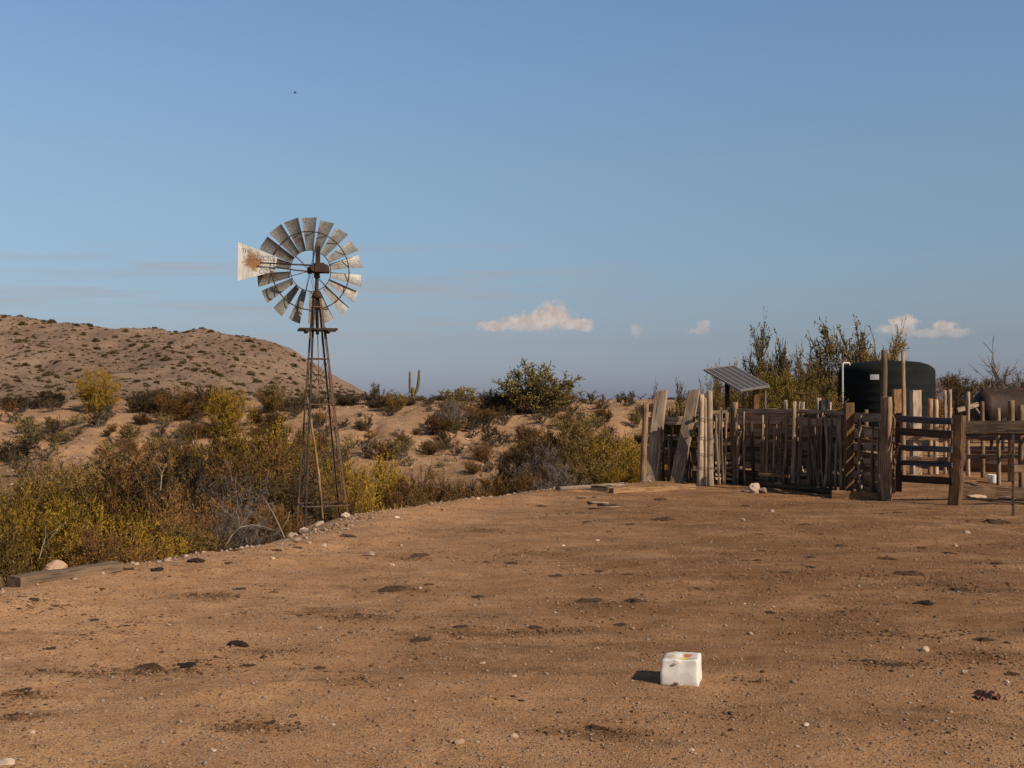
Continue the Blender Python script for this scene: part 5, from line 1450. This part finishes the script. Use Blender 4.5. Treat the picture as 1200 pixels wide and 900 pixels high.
# logs and sleepers along the fence foot
def lying(name, pa, pb, w, h, mat, lab, cat='timber', rnd=False, lift=0.0):
    a = hit(*pa); b = hit(*pb); a.z += h / 2 - 0.02 + lift; b.z += h / 2 - 0.02 + lift
    o = timber(name, a, b, w, h, mat, None, hint=(0, 1, 0), rnd=rnd, rough=0.01); tag(o, lab, cat); return o
lying('sleeper', (974, 584), (1032, 586), 0.2, 0.17, M['orange_wood'], 'orange-brown railroad sleeper lying left of the gate post')
lying('log', (842, 563), (900, 571), 0.15, 0.15, M['dark_wood'], 'dark log lying along the fence foot left of the pale chunk', 'log', True)
lying('log', (890, 570), (976, 580), 0.16, 0.16, M['dark_wood'], 'long dark log lying along the fence foot right of the pale chunk', 'log', True)
lying('beam', (716, 578), (812, 573), 0.16, 0.13, M['tan_wood'], 'tan beam lying in front of the leaning slabs', lift=0.015)
lying('log', (654, 575), (730, 570), 0.14, 0.10, M['grey_wood'], 'split grey log lying at the yard edge left of the tan beam', 'log', True)
lying('beam', (690, 574), (712, 576), 0.16, 0.11, M['dark_wood'], 'short dark block at the left end of the tan beam')
p = hit(723, 567); o = link('pale_rock', lump('pale_rock', 61, (1, 0.8, 0.9), M['concrete'], 3, 0.25), p + Vector((0, 0, 0.18))); o.scale = (0.10,) * 3; tag(o, 'pale rock resting by the split grey log at the yard edge', 'stone')
o.location.z = gz(p.x, p.y) + 0.06
p = hit(887, 578); ch = empty('broken_chunk', p, 'pale pyramid-shaped broken chunk lying at the foot of the stick fence', 'rubble')
s = p.y / F
for nm, dx, dy, r, rot, sd in (('chunk_body', -3, 2, 9.5, 0.5, 71), ('chunk_fragment', 7, -1, 6.5, 1.4, 72), ('chunk_fragment', -11, 0, 5.0, 2.2, 73)):
    o = link(nm, lump(nm, sd, (1, 0.7, 1.05 if nm == 'chunk_body' else 0.7), M['mill_stone'], 3, 0.3), (dx * s, dy * s, 0.3 * r * s), ch)
    o.scale = (r * s,) * 3; o.rotation_euler = (0.35, 0.5, rot)
# right corner clutter
for px, py, w, lab in ((1143, 583, 26, 'flat pale stone right of the gate post foot'), (1160, 575, 30, 'flat tan stone under the log rail'), (1180, 585, 20, 'small flat stone beside the steel T-post')):
    p = hit(px, py); s = p.y / F; o = link('flat_stone', lump('flat_stone', px, (1, 0.7, 0.2), M['boulder'], 3, 0.2), p + Vector((0, 0, 0.02))); o.scale = (w / 2 * s,) * 3; tag(o, lab, 'stone')
p = hit(1163, 566); s = p.y / F
mb = MB(); mb.lathe([(0.085, 0), (0.10, 0.02), (0.115, 0.19), (0.122, 0.205), (0.115, 0.205), (0.095, 0.05), (0.0, 0.04)], 24, p)
mb.tube([Vector(p) + Vector((0.118 * math.cos(t), 0.06 * math.sin(t) - 0.11, 0.19 - 0.11 * math.sin(t))) for t in np.linspace(0, math.pi, 9)], 0.004, 4)
tag(mb.build('bucket', M['sticker'], None, p, True), 'small white bucket standing in front of the rusty trough', 'bucket')

# ------------------------------------------------------------------ tanks, trough, panel
def water_tank():
    Y = 45.0; c = at(1038.7, 500, Y); c.z = gz(c.x, Y); s = Y / F
    root = empty('water_tank', c, 'large dark green plastic water tank behind the corral', 'water tank')
    Rt = 54 * s; zt = CAM_Z - (441 - HORIZ) * s - c.z; zd = CAM_Z - (423.5 - HORIZ) * s - c.z
    prof = [(Rt * 0.98, 0), (Rt, 0.06)]
    for k in range(1, 9):
        z = zt * k / 9; prof += [(Rt, z - 0.05), (Rt * 1.004, z - 0.02), (Rt * 1.004, z + 0.02), (Rt, z + 0.05)]
    prof += [(Rt, zt - 0.1), (Rt, zd - 0.44), (Rt * 0.99, zd - 0.35), (Rt * 0.955, zd - 0.26), (Rt * 0.85, zd - 0.135), (Rt * 0.7, zd - 0.05), (Rt * 0.5, zd - 0.01), (0.0, zd)]
    mb = MB(); mb.lathe(prof, 64, c); mb.build('tank_body', M['tank_poly'], root, c, True)
    mb = MB(); mb.lathe([(0.26, 0), (0.26, 0.08), (0.20, 0.10), (0, 0.11)], 28, (c.x, c.y, c.z + zd - 0.05)); mb.build('lid', M['tank_poly'], root, c, True)
    mb = MB(); vs = []; fs = []
    a0 = math.atan2(-1, -0.62)
    for i in range(5):
        a = a0 - 0.09 + 0.18 * i / 4
        for z in (zt + 0.02 - 0.10, zt + 0.02 + 0.10):
            for r in (Rt * 1.0 + 0.012, Rt * 1.0 + 0.02): vs.append((c.x + r * math.cos(a), c.y + r * math.sin(a), c.z + z - 0.08))
    for i in range(4):
        b = i * 4; q = b + 4
        fs += [(b + 1, q + 1, q + 3, b + 3), (b, b + 2, q + 2, q), (b + 2, b + 3, q + 3, q + 2), (b, q, q + 1, b + 1)]
    fs += [(0, 1, 3, 2), (16, 18, 19, 17)]
    mb.add(vs, fs); mb.build('sticker', M['sticker'], root, c)
    # fill pipe
    p = at(987.4, 500, 43.0); p.z = gz(p.x, 43.0); s2 = 43.0 / F; ztop = CAM_Z - (425.2 - HORIZ) * s2
    mb = MB(); r = 0.95 * s2
    mb.tube([(p.x, 43, p.z - 0.1), (p.x, 43, ztop - 0.06), (p.x + 0.02, 43, ztop - 0.015), (p.x + 0.07, 43, ztop), (p.x + 0.22, 43.02, ztop), (p.x + 0.26, 43.02, ztop - 0.02), (p.x + 0.275, 43.02, ztop - 0.1)], r, 10)
    tag(mb.build('fill_pipe', M['white_pvc'], None, p, True), 'white hooked standpipe at the left of the green water tank', 'pipe')
water_tank()

def rusty_tank():
    Y = 34.0; s = Y / F; r = 20.5 * s; zc = CAM_Z - (478.5 - HORIZ) * s; x0 = (1141 - 600) * s
    c = Vector((x0 + 1.9, Y, gz(x0 + 1.9, Y)))
    root = empty('rusty_tank', c, 'dark rusty cylindrical steel tank lying on a stand at the right edge', 'tank')
    prof = []
    for k in range(7): 
        a = k / 6 * math.pi / 2; prof.append((r * math.sin(a), 0.28 * (1 - math.cos(a))))
    prof += [(r * 1.012, 0.30), (r * 1.012, 0.34), (r, 0.36), (r, 1.8), (r * 1.012, 1.82), (r * 1.012, 1.86), (r, 1.88), (r, 3.6), (0, 3.9)]
    mb = MB(); mb.lathe([(max(a, 0.0), b) for a, b in prof], 40)
    mb.v = [(x0 + v[2], Y + v[1], zc + v[0]) for v in mb.v]
    mb.build('tank_body', M['tank_rust'], root, c, True)
    mb = MB(); mb.box((x0 + 2.05, Y, zc + r + 0.035), (3.6, 0.16, 0.09)); mb.build('top_flange', M['dark_steel'], root, c)
    for x in (0.7, 3.0):
        mb = MB(); mb.box((x0 + x, Y, zc - r * 0.72), (0.14, 1.0, 0.20))
        zb = gz(x0 + x, Y)
        for yy in (-0.42, 0.42): mb.tube([(x0 + x, Y + yy, zb - 0.1), (x0 + x, Y + yy * 0.9, zc - r * 0.6)], 0.05, 8)
        mb.build('stand', M['dark_steel'], root, c)
rusty_tank()

def trough():
    Y = 31.5; c = Vector((14.35, 33.0, 0)); c.z = gz(c.x, c.y); Rt = 1.62
    root = empty('stock_trough', c, 'round rusty steel stock trough below the rusty tank', 'trough')
    mb = MB(); mb.lathe([(Rt, -0.03), (Rt, 0.2), (Rt * 1.008, 0.22), (Rt * 1.008, 0.25), (Rt, 0.27), (Rt, 0.57), (Rt + 0.03, 0.585), (Rt + 0.03, 0.61), (Rt - 0.02, 0.61), (Rt - 0.03, 0.585), (Rt - 0.03, 0.06), (0, 0.05)], 56, c)
    mb.build('trough_wall', M['trough'], root, c, True)
    m, nt, b = new_mat('trough_water'); b.inputs['Base Color'].default_value = (0.06, 0.05, 0.035, 1); b.inputs['Roughness'].default_value = 0.08
    mb = MB(); mb.lathe([(Rt - 0.032, 0.42), (Rt - 0.032, 0.45), (0, 0.451)], 56, c); mb.build('water_fill', m, root, c)
trough()

def solar_panel():
    P0 = at(867, 458.3, 27.0); P1 = at(901.4, 453.2, 27.5); P3 = at(825, 434, 28.0)
    e1 = P1 - P0; e2 = P3 - P0; nn = e1.cross(e2).normalized()
    if nn.z < 0: nn = -nn
    cb = (P0 + P1 + P3 + (P1 + e2)) / 4; cb.z = gz(cb.x, cb.y)
    root = empty('solar_panel', cb, 'tilted solar panel array on short posts above the corral', 'solar panel')
    m, nt, b = new_mat('solar_cells'); tc = nt.nodes.new('ShaderNodeTexCoord')
    b.inputs['Roughness'].default_value = 0.4; b.inputs['Specular IOR Level'].default_value = 0.3
    n = noise(nt, tc.outputs['Object'], 12, 4); r = ramp(nt, n.outputs[0], [(0.3, (0.055, 0.048, 0.049)), (0.7, (0.08, 0.071, 0.07))]); nt.links.new(r.outputs[0], b.inputs['Base Color'])
    fm = simple_mat('aluminium_frame', (0.22, 0.195, 0.18), 0.5, 0.1, 10, 0.2)
    def slab(mb, u0, u1, v0, v1, t0, t1):
        q = [P0 + e1 * u + e2 * v + nn * t for t in (t0, t1) for (u, v) in ((u0, v0), (u1, v0), (u1, v1), (u0, v1))]
        mb.add(q, [(3, 2, 1, 0), (4, 5, 6, 7), (0, 1, 5, 4), (1, 2, 6, 5), (2, 3, 7, 6), (3, 0, 4, 7)])
    for k in range(5):
        mb = MB(); slab(mb, k / 5 + 0.018, (k + 1) / 5 - 0.018, 0.015, 0.985, 0, 0.028); mb.build('cell_strip', m, root, cb)
    mb = MB()
    for k in range(6): slab(mb, k / 5 - 0.018, k / 5 + 0.018, 0, 1, -0.01, 0.036)
    slab(mb, 0, 1, -0.012, 0.015, -0.012, 0.034); slab(mb, 0, 1, 0.985, 1.012, -0.012, 0.034)
    mb.build('frame', fm, root, cb)
    mb = MB(); slab(mb, 0.15, 0.22, 0.05, 0.95, -0.06, -0.012); slab(mb, 0.78, 0.85, 0.05, 0.95, -0.06, -0.012); mb.build('support_rail', M['dark_steel'], root, cb)
    q = P0 + e1 * 0.2 + e2 * 0.5 - nn * 0.06
    timber('post', (q.x, q.y, gz(q.x, q.y) - 0.2), q + Vector((0, 0, 0.02)), 0.12, 0.12, M['dark_wood'], root, rnd=True)
    q = P0 + e1 * 0.82 + e2 * 0.22 - nn * 0.06
    timber('post', (q.x, q.y, gz(q.x, q.y) - 0.2), q + Vector((0, 0, 0.02)), 0.13, 0.13, M['orange_wood'], root, rnd=False)
    q = P0 + e1 * 0.98 + e2 * 0.08 - nn * 0.02
    mb = MB(); mb.tube([(q.x, q.y, gz(q.x, q.y)), q], 0.018, 6); mb.build('conduit', fm, root, cb)
solar_panel()

# ------------------------------------------------------------------ bird
p = at(346, 109, 90.0); mb = MB()
mb.tube([p + Vector(v) for v in ((-0.13, 0, 0), (-0.06, 0, 0.01), (0.03, 0, 0.01), (0.09, 0, 0.02), (0.14, 0, 0.01))], [0.012, 0.035, 0.04, 0.022, 0.004], 8)
for sgn in (-1, 1):
    w = [Vector(v) for v in ((-0.05, 0, 0.01), (0.06, 0, 0.015), (0.03, sgn * 0.16, 0.07), (-0.05, sgn * 0.15, 0.065), (-0.03, sgn * 0.32, 0.05))]
    vs = [p + v for v in w] + [p + v + Vector((0, 0, 0.008)) for v in w]
    mb.add(vs, [(0, 1, 2, 3), (3, 2, 4), (8, 7, 6, 5), (9, 7, 8), (0, 5, 6, 1), (1, 6, 7, 2), (2, 7, 9, 4), (4, 9, 8, 3), (3, 8, 5, 0)])
tag(mb.build('bird', M['bird'], None, p), 'tiny dark bird flying high above the windmill', 'bird')

# ------------------------------------------------------------------ sky, sun, camera
SUN_EL, SUN_A = R(33.5), R(41)
sdir = Vector((math.cos(SUN_EL) * math.cos(SUN_A), -math.cos(SUN_EL) * math.sin(SUN_A), math.sin(SUN_EL)))
w = bpy.data.worlds.new('World'); scene.world = w; w.use_nodes = True
nt = w.node_tree; nt.nodes.clear()
out = nt.nodes.new('ShaderNodeOutputWorld'); bg = nt.nodes.new('ShaderNodeBackground'); nt.links.new(bg.outputs[0], out.inputs[0])
sky = nt.nodes.new('ShaderNodeTexSky'); sky.sky_type = 'NISHITA'; sky.sun_disc = False
sky.sun_elevation = SUN_EL; sky.sun_rotation = math.atan2(sdir.x, sdir.y)
sky.air_density = 1.0; sky.dust_density = 1.0; sky.ozone_density = 1.0; sky.altitude = 500
SKY_TINT = [(0.0, (0.47, 0.53, 0.86)), (0.0175, (0.48, 0.54, 0.84)), (0.051, (0.54, 0.56, 0.72)), (0.125, (0.74, 0.79, 0.86)), (0.197, (0.93, 0.96, 0.96)), (0.266, (1.02, 1.09, 1.16)), (0.331, (1.06, 1.17, 1.27)), (0.55, (0.52, 0.58, 0.66)), (1.0, (0.33, 0.37, 0.43))]
tc = nt.nodes.new('ShaderNodeTexCoord'); sx = nt.nodes.new('ShaderNodeSeparateXYZ'); nt.links.new(tc.outputs['Generated'], sx.inputs[0])
tint = ramp(nt, sx.outputs[2], SKY_TINT)
col = mixc(nt, 1.0, sky.outputs[0], tint.outputs[0], 'MULTIPLY')
# clouds: low, far off, in the direction they stand
yv = math_(nt, 'MAXIMUM', sx.outputs[1], 0.05)
u = math_(nt, 'DIVIDE', sx.outputs[0], yv); v = math_(nt, 'DIVIDE', sx.outputs[2], yv)
uv = nt.nodes.new('ShaderNodeCombineXYZ'); nt.links.new(u, uv.inputs[0]); nt.links.new(v, uv.inputs[1])
front = math_(nt, 'GREATER_THAN', sx.outputs[1], 0.1)
nz = noise(nt, uv.outputs[0], 85, 8, 0.66)
def puff(px, py, rx, ry, soft=0.0):
    du = math_(nt, 'DIVIDE', math_(nt, 'SUBTRACT', u, (px - 600) / F), rx / F)
    dv = math_(nt, 'DIVIDE', math_(nt, 'SUBTRACT', v, (HORIZ - py) / F), ry / F)
    # flat undersides: squash below the centre
    dv = math_(nt, 'MULTIPLY', dv, math_(nt, 'ADD', 1.0, math_(nt, 'MULTIPLY', math_(nt, 'LESS_THAN', dv, 0.0), 0.15)))
    d = math_(nt, 'SQRT', math_(nt, 'ADD', math_(nt, 'MULTIPLY', du, du), math_(nt, 'MULTIPLY', dv, dv)))
    return math_(nt, 'SUBTRACT', 1.0, d)
def cloud(puffs, gain, amp=0.9):
    d = None
    for p_ in puffs:
        q = puff(*p_); d = q if d is None else math_(nt, 'MAXIMUM', d, q)
    d = math_(nt, 'ADD', d, math_(nt, 'MULTIPLY', math_(nt, 'SUBTRACT', nz.outputs[0], 0.5), amp * 2))
    r = ramp(nt, d, [(0.0, 0), (0.58, 1)], 'EASE').outputs[0]
    fade = ramp(nt, v, [((HORIZ - 400) / F, 0.2), ((HORIZ - 378) / F, 1)]).outputs[0]
    return math_(nt, 'MULTIPLY', math_(nt, 'MULTIPLY', math_(nt, 'MULTIPLY', r, gain), front), fade)
CL = [cloud([(648, 373, 32, 22), (626, 377, 26, 17), (605, 380, 28, 12), (577, 383, 22, 9), (678, 381, 26, 10)], 1.0),
      cloud([(1060, 379, 22, 13), (1052, 386, 32, 8), (1104, 384, 18, 10), (1118, 390, 24, 8), (1084, 390, 45, 7)], 0.9, 1.1), cloud([(825, 383, 11, 9), (818, 388, 16, 6), (745, 389, 8, 10)], 0.5, 1.3)]
cm = CL[0]
for q in CL[1:]: cm = math_(nt, 'MAXIMUM', cm, q)
# thin high streaks
stn = noise(nt, mapping(nt, uv.outputs[0], (5, 70, 1)), 1.0, 5, 0.55)
band = math_(nt, 'MULTIPLY', ramp(nt, v, [(0.03, 0), (0.06, 1), (0.115, 1), (0.14, 0)]).outputs[0], ramp(nt, u, [(-0.5, 1), (-0.05, 0.6), (0.15, 0.12)]).outputs[0])
stf = math_(nt, 'MULTIPLY', math_(nt, 'MULTIPLY', math_(nt, 'MULTIPLY', ramp(nt, stn.outputs[0], [(0.46, 0), (0.7, 1)]).outputs[0], band), front), 0.62)
CLOUD_COL, STREAK_COL = (6.1, 5.2, 4.75), (3.7, 3.55, 3.75)
nz2 = noise(nt, uv.outputs[0], 110, 4, 0.55)
ccol = mixc(nt, ramp(nt, nz2.outputs[0], [(0.4, 0), (0.62, 1)]).outputs[0], tuple(x * 0.80 for x in CLOUD_COL), CLOUD_COL)
col = mixc(nt, stf, col, STREAK_COL)
col = mixc(nt, cm, col, ccol)
nt.links.new(col, bg.inputs[0]); bg.inputs[1].default_value = 0.10

sun = bpy.data.lights.new('Sun', 'SUN'); sun.energy = 4.9; sun.angle = R(0.55); sun.color = (1.0, 0.885, 0.73)
so = bpy.data.objects.new('Sun', sun); COL.objects.link(so); so.rotation_euler = sdir.to_track_quat('Z', 'Y').to_euler(); so.location = (30, -20, 30)

cam = bpy.data.cameras.new('Camera'); cam.lens = 40; cam.sensor_width = 36; cam.sensor_fit = 'HORIZONTAL'
cam.shift_y = (HORIZ - 450) / 1200; cam.clip_start = 0.1; cam.clip_end = 20000
co = bpy.data.objects.new('Camera', cam); COL.objects.link(co); co.location = (0, 0, CAM_Z); co.rotation_euler = (R(90), 0, 0)
scene.camera = co
vs_ = scene.view_settings; vs_.view_transform = 'Standard'; vs_.look = 'None'; vs_.exposure = 0.0; vs_.gamma = 1.0; vs_.use_curve_mapping = False
scene.cycles.use_denoising = True
scene.cycles.max_bounces = 5; scene.cycles.diffuse_bounces = 3; scene.cycles.transparent_max_bounces = 4
